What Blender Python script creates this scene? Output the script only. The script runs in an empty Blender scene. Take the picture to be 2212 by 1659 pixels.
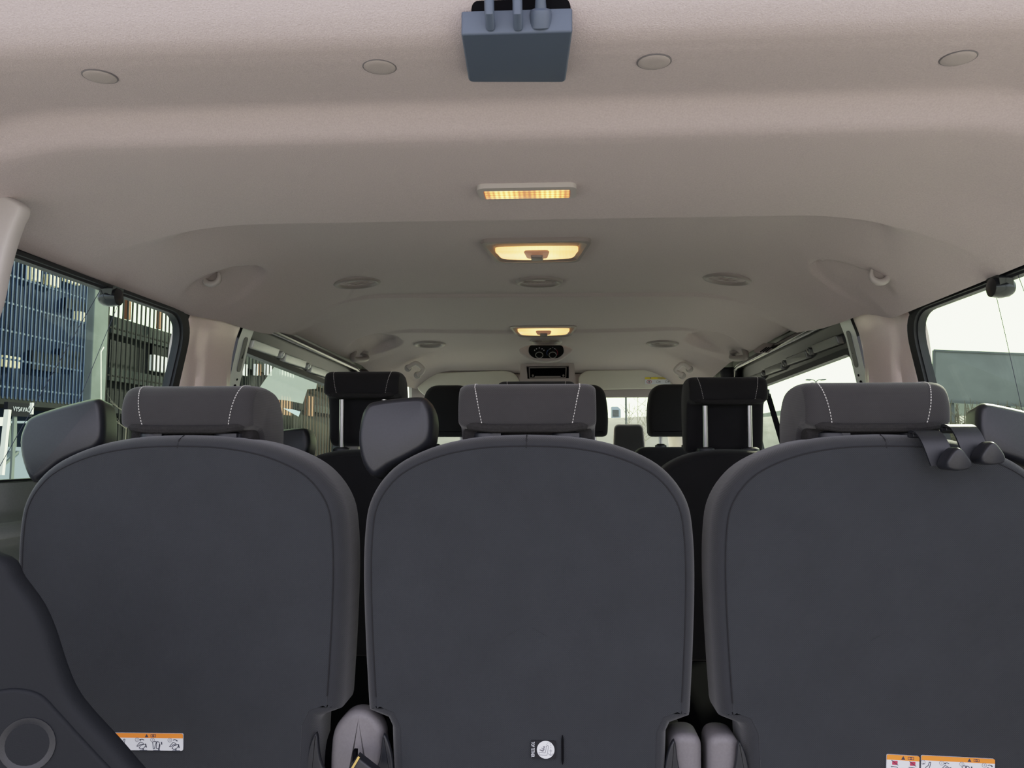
import bpy, bmesh, math, random
from mathutils import Vector
random.seed(7)
PI = math.pi
C = bpy.context.scene.collection
# ------------------------------------------------------------------ frame
# x = across the van (0 on its centre line), y = forward, h = height above the eye; floor of the van is h = -0.9
EZ = 0.9
F = 1700.0
TH = math.atan(140.5 / F)
PS = math.atan(94.0 / F * math.cos(TH))
EYE = Vector((0.05, 0.0, 0.0))
FWD = Vector((-math.sin(PS) * math.cos(TH), math.cos(PS) * math.cos(TH), math.sin(TH)))
RGT = Vector((math.cos(PS), math.sin(PS), 0))
UPV = Vector((math.sin(PS) * math.sin(TH), -math.cos(PS) * math.sin(TH), math.cos(TH)))

def ray(px, py):
    return FWD + RGT * ((px - 1106) / F) - UPV * ((py - 829.5) / F)
def at(px, py, Y):
    d = ray(px, py); return EYE + d * (Y / d.y)
def at_x(px, py, X):
    d = ray(px, py); return EYE + d * ((X - EYE.x) / d.x)
def at_h(px, py, H):
    d = ray(px, py); return EYE + d * (H / d.z)

# ------------------------------------------------------------------ materials
def srgb(r, g, b):
    f = lambda c: (c / 12.92 if c <= 0.04045 else ((c + 0.055) / 1.055) ** 2.4)
    return (f(r / 255), f(g / 255), f(b / 255), 1)

def new_mat(name):
    m = bpy.data.materials.new(name); m.use_nodes = True
    nt = m.node_tree; b = nt.nodes['Principled BSDF']
    return m, nt, b

def mat(name, col, rough=0.5, metal=0.0, spec=0.5, noise=0.0, nscale=80, bump=0.0, bscale=400, sheen=0.0, emit=None, estr=0.0, coat=0.0):
    m, nt, b = new_mat(name)
    if len(col) == 3: col = (*col, 1)
    b.inputs['Base Color'].default_value = col
    b.inputs['Roughness'].default_value = rough
    b.inputs['Metallic'].default_value = metal
    b.inputs['Specular IOR Level'].default_value = spec
    b.inputs['Coat Weight'].default_value = coat
    if sheen: b.inputs['Sheen Weight'].default_value = sheen; b.inputs['Sheen Roughness'].default_value = 0.4
    if emit:
        b.inputs['Emission Color'].default_value = emit; b.inputs['Emission Strength'].default_value = estr
    tc = nt.nodes.new('ShaderNodeTexCoord')
    if noise:
        n = nt.nodes.new('ShaderNodeTexNoise'); n.inputs['Scale'].default_value = nscale; n.inputs['Detail'].default_value = 4
        nt.links.new(tc.outputs['Object'], n.inputs['Vector'])
        r = nt.nodes.new('ShaderNodeMapRange'); r.inputs['From Min'].default_value = 0.3; r.inputs['From Max'].default_value = 0.7
        r.inputs['To Min'].default_value = 1 - noise; r.inputs['To Max'].default_value = 1 + noise
        nt.links.new(n.outputs['Fac'], r.inputs['Value'])
        mx = nt.nodes.new('ShaderNodeVectorMath'); mx.operation = 'SCALE'; mx.inputs[0].default_value = col[:3]
        nt.links.new(r.outputs['Result'], mx.inputs['Scale']); nt.links.new(mx.outputs['Vector'], b.inputs['Base Color'])
    if bump:
        n2 = nt.nodes.new('ShaderNodeTexNoise'); n2.inputs['Scale'].default_value = bscale; n2.inputs['Detail'].default_value = 3
        nt.links.new(tc.outputs['Object'], n2.inputs['Vector'])
        bp = nt.nodes.new('ShaderNodeBump'); bp.inputs['Strength'].default_value = bump; bp.inputs['Distance'].default_value = 0.002
        nt.links.new(n2.outputs['Fac'], bp.inputs['Height']); nt.links.new(bp.outputs['Normal'], b.inputs['Normal'])
    return m

def weave_mat(name, col, k=2 * PI / 0.0026, amt=0.35, rough=0.9, sheen=0.25, axes=('X', 'Z')):
    m, nt, b = new_mat(name); L = nt.links
    tc = nt.nodes.new('ShaderNodeTexCoord'); sp = nt.nodes.new('ShaderNodeSeparateXYZ'); L.new(tc.outputs['Object'], sp.inputs[0])
    s = []
    for ax in axes:
        mu = nt.nodes.new('ShaderNodeMath'); mu.operation = 'MULTIPLY'; mu.inputs[1].default_value = k; L.new(sp.outputs[ax], mu.inputs[0])
        sn = nt.nodes.new('ShaderNodeMath'); sn.operation = 'SINE'; L.new(mu.outputs[0], sn.inputs[0]); s.append(sn)
    pr = nt.nodes.new('ShaderNodeMath'); pr.operation = 'MULTIPLY'; L.new(s[0].outputs[0], pr.inputs[0]); L.new(s[1].outputs[0], pr.inputs[1])
    n = nt.nodes.new('ShaderNodeTexNoise'); n.inputs['Scale'].default_value = 14; n.inputs['Detail'].default_value = 6; L.new(tc.outputs['Object'], n.inputs['Vector'])
    n3 = nt.nodes.new('ShaderNodeMath'); n3.operation = 'MULTIPLY_ADD'; n3.inputs[1].default_value = 0.35; n3.inputs[2].default_value = 0.83; L.new(n.outputs['Fac'], n3.inputs[0])
    ma = nt.nodes.new('ShaderNodeMath'); ma.operation = 'MULTIPLY_ADD'; ma.inputs[1].default_value = amt; L.new(pr.outputs[0], ma.inputs[0]); L.new(n3.outputs[0], ma.inputs[2])
    mx = nt.nodes.new('ShaderNodeVectorMath'); mx.operation = 'SCALE'; mx.inputs[0].default_value = col[:3]
    L.new(ma.outputs[0], mx.inputs['Scale']); L.new(mx.outputs['Vector'], b.inputs['Base Color'])
    b.inputs['Roughness'].default_value = rough; b.inputs['Specular IOR Level'].default_value = 0.25
    b.inputs['Sheen Weight'].default_value = sheen; b.inputs['Sheen Roughness'].default_value = 0.5
    bp = nt.nodes.new('ShaderNodeBump'); bp.inputs['Strength'].default_value = 0.25; bp.inputs['Distance'].default_value = 0.0006
    L.new(pr.outputs[0], bp.inputs['Height']); L.new(bp.outputs['Normal'], b.inputs['Normal'])
    return m

def glass_mat(name, tint, gloss=0.06, haze=0.0, hazecol=(0.8, 0.9, 0.8, 1)):
    m, nt, b = new_mat(name); nt.nodes.remove(b); L = nt.links
    out = nt.nodes['Material Output']
    tr = nt.nodes.new('ShaderNodeBsdfTransparent'); tr.inputs[0].default_value = (*tint, 1)
    gl = nt.nodes.new('ShaderNodeBsdfGlossy'); gl.inputs['Roughness'].default_value = 0.02; gl.inputs[0].default_value = (0.9, 0.9, 0.9, 1)
    mx = nt.nodes.new('ShaderNodeMixShader'); mx.inputs[0].default_value = gloss
    L.new(tr.outputs[0], mx.inputs[1]); L.new(gl.outputs[0], mx.inputs[2])
    last = mx
    if haze:
        df = nt.nodes.new('ShaderNodeBsdfTranslucent'); df.inputs[0].default_value = hazecol
        m2 = nt.nodes.new('ShaderNodeMixShader'); m2.inputs[0].default_value = haze
        L.new(mx.outputs[0], m2.inputs[1]); L.new(df.outputs[0], m2.inputs[2]); last = m2
    L.new(last.outputs[0], out.inputs[0])
    return m

def lens_mat(name, col, strength, pattern):
    """lit lamp lens: emission broken up by the ribs or cells of the lens"""
    m, nt, b = new_mat(name); L = nt.links
    b.inputs['Base Color'].default_value = (0.8, 0.6, 0.35, 1); b.inputs['Roughness'].default_value = 0.25
    tc = nt.nodes.new('ShaderNodeTexCoord'); sp = nt.nodes.new('ShaderNodeSeparateXYZ'); L.new(tc.outputs['Object'], sp.inputs[0])
    def wave(ax, k, ph=0):
        mu = nt.nodes.new('ShaderNodeMath'); mu.operation = 'MULTIPLY_ADD'; mu.inputs[1].default_value = k; mu.inputs[2].default_value = ph; L.new(sp.outputs[ax], mu.inputs[0])
        sn = nt.nodes.new('ShaderNodeMath'); sn.operation = 'COSINE'; L.new(mu.outputs[0], sn.inputs[0]); return sn.outputs[0]
    def comb(a, sc, off):
        q = nt.nodes.new('ShaderNodeMath'); q.operation = 'MULTIPLY_ADD'; q.inputs[1].default_value = sc; q.inputs[2].default_value = off; L.new(a, q.inputs[0]); return q.outputs[0]
    def mul(a, c):
        q = nt.nodes.new('ShaderNodeMath'); q.operation = 'MULTIPLY'; L.new(a, q.inputs[0]); L.new(c, q.inputs[1]); return q.outputs[0]
    if pattern == 'cells':
        v = mul(comb(wave('X', 2 * PI / 0.0075), 0.3, 0.75), comb(wave('Y', 2 * PI / 0.011), 0.22, 0.8))
        v = mul(v, comb(wave('X', 2 * PI / 0.066, PI), 0.42, 0.78))
    else:
        v = comb(wave('X', 2 * PI / 0.0032), 0.1, 0.92)
        v = mul(v, comb(wave('X', 2 * PI / 0.19), 0.13, 0.9))
    cr = nt.nodes.new('ShaderNodeValToRGB'); cr.color_ramp.elements[0].color = (0.75, 0.17, 0.03, 1); cr.color_ramp.elements[0].position = 0.2
    cr.color_ramp.elements[1].color = (*col, 1); cr.color_ramp.elements[1].position = 0.95
    L.new(v, cr.inputs[0]); L.new(cr.outputs[0], b.inputs['Emission Color'])
    st = nt.nodes.new('ShaderNodeMath'); st.operation = 'MULTIPLY'; st.inputs[1].default_value = strength; L.new(v, st.inputs[0])
    L.new(st.outputs[0], b.inputs['Emission Strength'])
    return m

M = {}
M['liner'] = mat('headliner_fabric', (0.495, 0.428, 0.42), 0.95, noise=0.07, nscale=450, bump=0.35, bscale=700, spec=0.2, sheen=0.1)
M['clip'] = mat('covered_clip_fabric', (0.40, 0.355, 0.335), 0.9, bump=0.2, bscale=900)
M['latch'] = mat('flare_tinted_black_plastic', (0.070, 0.092, 0.13), 0.5, bump=0.08, bscale=1200)  # blue cast of lens flare put into the black plastic colour
M['trim'] = mat('pale_trim_plastic', (0.42, 0.39, 0.37), 0.6, bump=0.1, bscale=900)
M['vent'] = mat('vent_plastic', (0.37, 0.335, 0.32), 0.4)
M['visor'] = mat('pale_visor_fabric', (0.70, 0.67, 0.58), 0.9, bump=0.2, bscale=700)
M['trim_light'] = mat('light_slat_plastic', (0.60, 0.55, 0.52), 0.45)
M['trim_dim'] = mat('grey_trim_plastic', (0.26, 0.225, 0.215), 0.5, bump=0.08, bscale=900)
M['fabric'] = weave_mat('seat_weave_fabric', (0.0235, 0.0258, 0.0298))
M['fabric_border'] = weave_mat('seat_border_fabric', (0.0235, 0.0250, 0.0288), amt=0.1)
M['fabric_head'] = weave_mat('headrest_fabric', (0.0290, 0.0275, 0.0288), amt=0.15)
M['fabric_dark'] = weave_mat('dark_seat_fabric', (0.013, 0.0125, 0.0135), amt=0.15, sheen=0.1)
M['felt'] = mat('felt_lining', (0.014, 0.013, 0.013), 1.0, noise=0.3, nscale=300, bump=0.6, bscale=500)
M['plastic'] = mat('black_plastic', (0.013, 0.014, 0.018), 0.40, noise=0.1, nscale=300, bump=0.12, bscale=1200)
M['gloss'] = mat('gloss_black_plastic', (0.01, 0.011, 0.013), 0.18)
M['rubber'] = mat('black_rubber_seal', (0.012, 0.013, 0.016), 0.6)
M['cover'] = mat('grey_hinge_plastic', (0.15, 0.14, 0.145), 0.55, noise=0.06, nscale=300, bump=0.1, bscale=900)
M['quarter'] = mat('dark_quarter_trim', (0.0065, 0.0078, 0.0105), 0.65, spec=0.25, bump=0.15, bscale=900)
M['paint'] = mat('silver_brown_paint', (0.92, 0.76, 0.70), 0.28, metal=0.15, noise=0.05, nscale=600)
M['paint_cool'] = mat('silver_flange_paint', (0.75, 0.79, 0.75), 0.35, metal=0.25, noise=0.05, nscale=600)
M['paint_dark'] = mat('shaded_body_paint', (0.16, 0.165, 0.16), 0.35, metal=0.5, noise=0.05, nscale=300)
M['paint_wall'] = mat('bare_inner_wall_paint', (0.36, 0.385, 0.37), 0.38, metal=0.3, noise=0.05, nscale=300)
M['frame_dark'] = mat('dark_door_metal', (0.012, 0.015, 0.017), 0.35, spec=0.3)
M['steel'] = mat('brushed_steel', (0.45, 0.43, 0.41), 0.3, metal=1.0)
M['brass'] = mat('brass_edge', (0.7, 0.48, 0.18), 0.25, metal=1.0)
M['thread'] = mat('white_thread', (0.62, 0.6, 0.58), 0.8)
M['seam'] = mat('dark_thread', (0.008, 0.008, 0.010), 0.9)
M['white'] = mat('white_print', (0.72, 0.74, 0.78), 0.5)
M['orange'] = mat('orange_print', (0.85, 0.25, 0.02), 0.5)
M['ink'] = mat('dark_ink', (0.03, 0.035, 0.06), 0.6)
M['ink_grey'] = mat('grey_ink', (0.22, 0.22, 0.24), 0.6)
M['red'] = mat('red_print', (0.45, 0.03, 0.08), 0.6)
M['yellow'] = mat('yellow_print', (0.75, 0.62, 0.05), 0.6)
M['blueprint'] = mat('blue_print', (0.05, 0.15, 0.5), 0.6)
M['black'] = mat('black_recess', (0.006, 0.006, 0.007), 0.9, spec=0.0)
M['glass'] = glass_mat('window_glass', (0.90, 0.96, 0.91), 0.02)
M['glass_dark'] = glass_mat('tinted_side_glass', (0.80, 0.88, 0.87), 0.012)
M['reflect'] = glass_mat('pale_reflection', (0.55, 0.58, 0.50), 0.03, haze=0.5, hazecol=(0.75, 0.78, 0.66, 1))  # hazy sheet colour standing in for reflections in the door glass
M['reflect_blue'] = glass_mat('pale_blue_reflection', (0.4, 0.45, 0.45), 0.03, haze=0.7, hazecol=(0.8, 0.95, 0.95, 1))
M['lens_cells'] = lens_mat('lit_amber_cell_lens', (1.0, 0.56, 0.09), 4.2, 'cells')
M['lens_ribs'] = lens_mat('lit_amber_rib_lens', (1.0, 0.58, 0.17), 2.6, 'ribs')
M['lens_centre'] = mat('warm_clear_plastic', (0.50, 0.28, 0.18), 0.4, emit=(1, 0.42, 0.22, 1), estr=0.18)
# outside
M['dash'] = mat('pale_bounce_dash', (0.78, 0.74, 0.62), 0.8)  # hidden dash made extra pale to bounce light onto the front headliner
M['asphalt'] = mat('pale_concrete_ground', (0.37, 0.355, 0.365), 0.9, noise=0.15, nscale=1.5)
M['blue_slat'] = mat('blue_metal_slat', (0.014, 0.031, 0.080), 0.45, spec=0.2, metal=0.0, noise=0.2, nscale=3)
M['rail_light'] = mat('pale_blue_rail', (0.11, 0.14, 0.18), 0.5)
M['dark_slat'] = mat('grey_brown_slat', (0.018, 0.018, 0.016), 0.9, spec=0.05, noise=0.15, nscale=4)
M['brown_slat'] = mat('rust_brown_slat', (0.034, 0.023, 0.016), 0.9, spec=0.05, noise=0.2, nscale=4)
M['rust'] = mat('rust_orange_slat', (0.26, 0.10, 0.035), 0.7)
M['facade'] = mat('dark_grey_facade', (0.014, 0.015, 0.014), 0.9, spec=0.1, noise=0.2, nscale=2)
M['facade_blue'] = mat('dark_blue_facade', (0.009, 0.015, 0.028), 0.8, spec=0.1, noise=0.25, nscale=1.5)
M['slab'] = mat('grey_green_slab', (0.036, 0.041, 0.036), 0.9, spec=0.1, noise=0.15, nscale=3)
M['dark_win'] = mat('dark_window', (0.006, 0.0065, 0.007), 0.6, spec=0.1)
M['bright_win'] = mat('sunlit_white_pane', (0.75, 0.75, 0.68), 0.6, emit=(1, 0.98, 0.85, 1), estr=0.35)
M['warm_win'] = mat('warm_lit_pane', (0.6, 0.5, 0.25), 0.6, emit=(1, 0.85, 0.45, 1), estr=0.6)
M['concrete'] = mat('pale_concrete', (0.105, 0.120, 0.108), 0.9, spec=0.1, noise=0.12, nscale=3)
M['whitepost'] = mat('cream_painted_steel', (0.62, 0.62, 0.50), 0.5, noise=0.05, nscale=10)
M['signboard'] = mat('dark_signboard', (0.006, 0.006, 0.008), 0.9, spec=0.1)
M['sign_text'] = mat('sign_lettering', (0.36, 0.38, 0.41), 0.8)
M['hoarding'] = mat('grey_green_billboard', (0.105, 0.125, 0.115), 0.6, noise=0.12, nscale=1.2)
M['hoarding_frame'] = mat('billboard_frame', (0.06, 0.075, 0.07), 0.6)
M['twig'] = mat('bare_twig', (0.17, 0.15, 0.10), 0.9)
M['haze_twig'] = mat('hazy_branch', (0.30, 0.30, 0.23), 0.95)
M['bush'] = mat('winter_hedge', (0.09, 0.085, 0.055), 0.95, noise=0.4, nscale=6, bump=0.8, bscale=10)
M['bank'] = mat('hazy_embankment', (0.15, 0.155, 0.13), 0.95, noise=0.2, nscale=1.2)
M['noise_wall'] = mat('grey_noise_wall', (0.14, 0.155, 0.145), 0.9, noise=0.06, nscale=2)
M['box'] = mat('pale_blue_cabinet', (0.26, 0.33, 0.34), 0.6)

# ------------------------------------------------------------------ mesh builder
class MB:
    def __init__(s): s.v = []; s.f = []; s.m = []
    def add(s, vs, fs, mi=0):
        b = len(s.v); s.v += [tuple(v) for v in vs]
        for f in fs: s.f.append([b + i for i in f]); s.m.append(mi)
        return s
    def box(s, c, size, mi=0, fn=None):
        x, y, z = c; a, b_, d = size[0] / 2, size[1] / 2, size[2] / 2
        vs = [(x + i * a, y + j * b_, z + k * d) for i in (-1, 1) for j in (-1, 1) for k in (-1, 1)]
        if fn: vs = [fn(*v) for v in vs]
        return s.add(vs, [(0, 1, 3, 2), (4, 6, 7, 5), (0, 4, 5, 1), (2, 3, 7, 6), (0, 2, 6, 4), (1, 5, 7, 3)], mi)
    def bar(s, a, b, w, t=None, mi=0, up=(0, 0, 1)):
        a, b = Vector(a), Vector(b); t = t or w; d = (b - a).normalized(); u = Vector(up)
        if abs(d.dot(u)) > 0.95: u = Vector((1, 0, 0))
        r = d.cross(u).normalized(); u = r.cross(d)
        vs = [p + r * (i * w / 2) + u * (j * t / 2) for p in (a, b) for i, j in ((-1, -1), (1, -1), (1, 1), (-1, 1))]
        return s.add(vs, [(3, 2, 1, 0), (4, 5, 6, 7), (0, 1, 5, 4), (1, 2, 6, 5), (2, 3, 7, 6), (3, 0, 4, 7)], mi)
    def tube(s, path, r, n=10, mi=0, closed=False, cap=True):
        path = [Vector(p) for p in path]; N = len(path); rs = r if isinstance(r, (list, tuple)) else [r] * N
        vs, fs = [], []; prev = None
        for i, p in enumerate(path):
            if closed: d = (path[(i + 1) % N] - path[i - 1]).normalized()
            else: d = (path[min(i + 1, N - 1)] - path[max(i - 1, 0)]).normalized()
            if prev is None:
                u = Vector((0, 0, 1)) if abs(d.z) < 0.9 else Vector((1, 0, 0))
            else: u = prev
            u = (u - d * u.dot(d)).normalized(); prev = u; w = d.cross(u)
            for k in range(n):
                a = 2 * PI * k / n; vs.append(p + (u * math.cos(a) + w * math.sin(a)) * rs[i])
        for i in range(N if closed else N - 1):
            j = (i + 1) % N
            for k in range(n):
                k2 = (k + 1) % n; fs.append((i * n + k, i * n + k2, j * n + k2, j * n + k))
        if not closed and cap: fs.append(tuple(range(n))[::-1]); fs.append(tuple((N - 1) * n + k for k in range(n)))
        return s.add(vs, fs, mi)
    def lathe(s, prof, c, ax=(0, 0, 1), n=32, mi=0):
        ax = Vector(ax).normalized(); u = Vector((1, 0, 0)) if abs(ax.x) < 0.9 else Vector((0, 1, 0))
        u = (u - ax * u.dot(ax)).normalized(); w = ax.cross(u); c = Vector(c); vs, fs = [], []
        for r, z in prof:
            for k in range(n):
                a = 2 * PI * k / n; vs.append(c + ax * z + (u * math.cos(a) + w * math.sin(a)) * r)
        for i in range(len(prof) - 1):
            for k in range(n):
                k2 = (k + 1) % n; fs.append((i * n + k, i * n + k2, (i + 1) * n + k2, (i + 1) * n + k))
        fs.append(tuple(range(n))[::-1]); fs.append(tuple((len(prof) - 1) * n + k for k in range(n)))
        return s.add(vs, fs, mi)
    def prism(s, out, w0, w1, fn, b0=0.0, b1=0.0, seg=4, i0=None, i1=None, mi=0):
        """extrude the outline from w0 to w1, rounding the two rims: b = rounding along w, i = inset"""
        i0 = b0 if i0 is None else i0; i1 = b1 if i1 is None else i1
        rings = []
        if b0:
            for k in range(seg): a = PI / 2 * k / seg; rings.append((i0 * (1 - math.sin(a)), w0 + b0 * (1 - math.cos(a)) if w1 > w0 else w0 - b0 * (1 - math.cos(a))))
            rings.append((0, w0 + (b0 if w1 > w0 else -b0)))
        else: rings.append((0, w0))
        if b1:
            rings.append((0, w1 - (b1 if w1 > w0 else -b1)))
            for k in range(seg - 1, -1, -1): a = PI / 2 * k / seg; rings.append((i1 * (1 - math.sin(a)), w1 - b1 * (1 - math.cos(a)) if w1 > w0 else w1 + b1 * (1 - math.cos(a))))
        else: rings.append((0, w1))
        n = len(out); vs, fs = [], []
        for ins, w in rings:
            o = inset(out, ins) if ins else out
            vs += [fn(u, v, w) for u, v in o]
        for i in range(len(rings) - 1):
            for k in range(n):
                k2 = (k + 1) % n; fs.append((i * n + k, i * n + k2, (i + 1) * n + k2, (i + 1) * n + k))
        fs.append(tuple(range(n))[::-1]); fs.append(tuple((len(rings) - 1) * n + k for k in range(n)))
        return s.add(vs, fs, mi)
    def ring(s, outer, inner, w0, w1, fn, mi=0):
        n = len(outer); vs = [fn(u, v, w) for o, w in ((outer, w0), (inner, w0), (inner, w1), (outer, w1)) for u, v in o]; fs = []
        for j in range(4):
            j2 = (j + 1) % 4
            for k in range(n):
                k2 = (k + 1) % n; fs.append((j * n + k, j * n + k2, j2 * n + k2, j2 * n + k))
        return s.add(vs, fs, mi)
    def grid(s, fn, us, vs_, mi=0):
        nu, nv = len(us), len(vs_)
        return s.add([fn(u, v) for u in us for v in vs_], [(i * nv + j, i * nv + j + 1, (i + 1) * nv + j + 1, (i + 1) * nv + j) for i in range(nu - 1) for j in range(nv - 1)], mi)
    def dome(s, out, c, fn, w, bulge, steps=8, p=4, mi=0):
        """closed cap over an outline: rings shrink to the centre, rising by bulge"""
        n = len(out); vs, fs = [], []
        sc = [1 - (k / steps) ** 1.6 for k in range(steps)]
        for q in sc: vs += [fn(c[0] + (u - c[0]) * q, c[1] + (v - c[1]) * q, w + bulge * (1 - q ** p)) for u, v in out]
        vs.append(fn(c[0], c[1], w + bulge))
        for i in range(steps - 1):
            for k in range(n):
                k2 = (k + 1) % n; fs.append((i * n + k, i * n + k2, (i + 1) * n + k2, (i + 1) * n + k))
        for k in range(n): fs.append(((steps - 1) * n + k, (steps - 1) * n + (k + 1) % n, steps * n))
        return s.add(vs, fs, mi)
    def text(s, txt, size, fn, w=0.0, mi=0, sx=1.0):
        cu = bpy.data.curves.new('t', 'FONT'); cu.body = txt; cu.size = size; cu.align_x = 'CENTER'; cu.align_y = 'CENTER'; cu.resolution_u = 3
        o = bpy.data.objects.new('t', cu); C.objects.link(o); bpy.context.view_layer.update()
        me = o.to_mesh(); s.add([fn(v.co.x * sx, v.co.y, w) for v in me.vertices], [tuple(p.vertices) for p in me.polygons], mi)
        o.to_mesh_clear(); bpy.data.objects.remove(o); bpy.data.curves.remove(cu); return s

def inset(out, d):
    n = len(out); res = []
    area = sum(out[i][0] * out[(i + 1) % n][1] - out[(i + 1) % n][0] * out[i][1] for i in range(n))
    sg = 1 if area > 0 else -1
    for i in range(n):
        a, p, b = Vector(out[i - 1]), Vector(out[i]), Vector(out[(i + 1) % n])
        e1, e2 = (p - a), (b - p)
        if e1.length < 1e-9: e1 = e2
        if e2.length < 1e-9: e2 = e1
        e1 = e1.normalized(); e2 = e2.normalized()
        n1, n2 = Vector((-e1.y, e1.x)) * sg, Vector((-e2.y, e2.x)) * sg
        m = n1 + n2
        if m.length < 1e-6: m = n1
        m.normalize(); c = max(0.5, m.dot(n1))
        q = p + m * (d / c); res.append((q.x, q.y))
    return res

def roundpoly(pts, r, seg=6):
    n = len(pts); out = []; rs = r if isinstance(r, (list, tuple)) else [r] * n
    for i in range(n):
        a, p, b = Vector(pts[i - 1]), Vector(pts[i]), Vector(pts[(i + 1) % n])
        d1, d2 = (a - p), (b - p); q = min(rs[i], d1.length * 0.49, d2.length * 0.49)
        if q < 1e-6: out.append(tuple(p)); continue
        s0, s1 = p + d1.normalized() * q, p + d2.normalized() * q
        for k in range(seg + 1):
            t = k / seg; v = s0 * (1 - t) ** 2 + p * 2 * t * (1 - t) + s1 * t * t; out.append((v.x, v.y))
    return out

def crom(pts, n=5, closed=True):
    N = len(pts); out = []; P = [Vector(p) for p in pts]
    for i in range(N if closed else N - 1):
        g = lambda k: P[k % N] if closed else P[max(0, min(N - 1, k))]
        p0, p1, p2, p3 = g(i - 1), g(i), g(i + 1), g(i + 2)
        for k in range(n):
            t = k / n
            out.append(tuple(0.5 * (2 * p1 + (p2 - p0) * t + (2 * p0 - 5 * p1 + 4 * p2 - p3) * t * t + (3 * p1 - p0 - 3 * p2 + p3) * t ** 3)))
    if not closed: out.append(tuple(P[-1]))
    return out

def circle(r, n=32, c=(0, 0), ry=None):
    return [(c[0] + r * math.cos(2 * PI * k / n), c[1] + (ry or r) * math.sin(2 * PI * k / n)) for k in range(n)]

def rect(x0, x1, y0, y1): return [(x0, y0), (x1, y0), (x1, y1), (x0, y1)]
def lin(a, b, n): return [a + (b - a) * i / (n - 1) for i in range(n)]
def sstep(a, b, x):
    t = max(0.0, min(1.0, (x - a) / (b - a))); return t * t * (3 - 2 * t)

# ------------------------------------------------------------------ objects
def thing(name, label, cat, loc=(0, 0, 0), group=None, kind=None):
    o = bpy.data.objects.new(name, None); C.objects.link(o); o.empty_display_size = 0.05
    o.location = (loc[0], loc[1], loc[2] + EZ); tag(o, label, cat, group, kind); return o
def tag(o, label, cat=None, group=None, kind=None):
    if label: o['label'] = label
    if cat: o['category'] = cat
    if group: o['group'] = group
    if kind: o['kind'] = kind
    return o
def wloc(o):
    v = Vector(o.location)
    while o.parent: o = o.parent; v += Vector(o.location)
    return v
def obj(name, mb, m, parent=None, local=False, ang=35, label=None):
    """link a builder as one mesh object; authored in eye coordinates unless local"""
    off = Vector((0, 0, 0))
    if not local:
        off = Vector((0, 0, EZ)) - (wloc(parent) if parent else Vector((0, 0, 0)))
    me = bpy.data.meshes.new(name)
    me.from_pydata([tuple(Vector(v) + off) for v in mb.v], [], mb.f)
    for x in (m if isinstance(m, list) else [m]): me.materials.append(x)
    for p, mi in zip(me.polygons, mb.m): p.material_index = mi
    bm = bmesh.new(); bm.from_mesh(me); bmesh.ops.recalc_face_normals(bm, faces=bm.faces); bm.to_mesh(me); bm.free()
    for p in me.polygons: p.use_smooth = True
    me.set_sharp_from_angle(angle=math.radians(ang))
    o = bpy.data.objects.new(name, me); C.objects.link(o)
    if parent: o.parent = parent
    if label: o['label'] = label
    return o
def struct(name, mb, m, label, cat, ang=35):
    o = obj(name, mb, m, ang=ang); return tag(o, label, cat, None, 'structure')

# ================================================================== SHELL
def interp(tab, x):
    if x <= tab[0][0]: return tab[0][1]
    for (a, b), (c, d) in zip(tab, tab[1:]):
        if x <= c:
            t = (x - a) / (c - a); return b + (d - b) * t
    return tab[-1][1]
HC = [(.60, .56), (.66, .490), (.70, .444), (.725, .4195), (.742, .4085), (.757, .4045), (.78, .4030), (.82, .4045), (.86, .4075), (.885, .4085), (.897, .406), (.912, .397), (.93, .3855), (.942, .3815), (.96, .3800), (1.0, .3800), (1.2, .3812), (1.29, .3815), (1.33, .388),
      (1.5, .400), (1.8, .409), (2.1, .416), (2.28, .419), (2.6, .416), (2.86, .411), (3.1, .402), (3.4, .390), (3.7, .372), (4.0, .345)]
XE = [(.6, .80), (1.0, .785), (1.75, .775), (1.9, .755), (2.3, .755), (2.42, .765), (3.2, .75), (3.5, .70), (3.75, .64), (4.0, .60)]
HE = [(.6, .33), (1.0, .312), (1.6, .304), (1.72, .302), (1.86, .312), (2.1, .318), (2.32, .338), (2.42, .360), (3.2, .345), (3.4, .30), (4.0, .29)]
def recess(a, Y):   # the roof steps up behind a crisp lip that dies out towards the sides
    y0 = 1.288 + .22 * max(0, (a - .60) / .16) ** 2.5
    return 0.036 * sstep(0, .008 + .20 * sstep(.55, .70, a), Y - y0) * (1 - .85 * sstep(.50, .70, a) * (1 - sstep(1.4, 2.0, Y)))
def ceil_h(X, Y):
    a = abs(X); xe = interp(XE, Y)
    top = interp(HC, Y) + recess(a, Y)
    win = 1 - sstep(.48, .68, a)
    top -= (0.009 * sstep(2.275, 2.293, Y - .03 * X) + 0.010 * sstep(2.875, 2.90, Y + 0.05 * (a / .5) ** 2)) * win + .019 * sstep(2.2, 3.0, Y) * (1 - win)
    he = interp(HE, Y)
    if X > 0: he -= .022 * (1 - sstep(1.7, 1.85, Y))
    x0 = .44 if Y > 1.3 else .44 + .08 * sstep(1.3, 1.1, Y)
    t = max(0.0, (a - x0) / (xe - x0))
    z = top * (1 - t ** 2.1) + he * t ** 2.1
    # small hollow behind each coat hook, arched rim on the inner rear side
    e = math.hypot((a - .690) / .085, (Y - 1.70) / .115)
    z += 0.020 * (1 - sstep(.84, 1.0, e)) * (1 - sstep(.675, .765, a)) * (1 - sstep(1.66, 1.92, Y))
    z -= 0.012 * math.exp(-((a - .70) / .05) ** 2 - ((Y - 1.95) / .12) ** 2)
    e2 = math.hypot((a - .640) / .105, (Y - 2.95) / .17)
    z += 0.034 * (1 - sstep(.82, 1.0, e2)) * (1 - sstep(.63, .74, a))
    return z
mb = MB()
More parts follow.
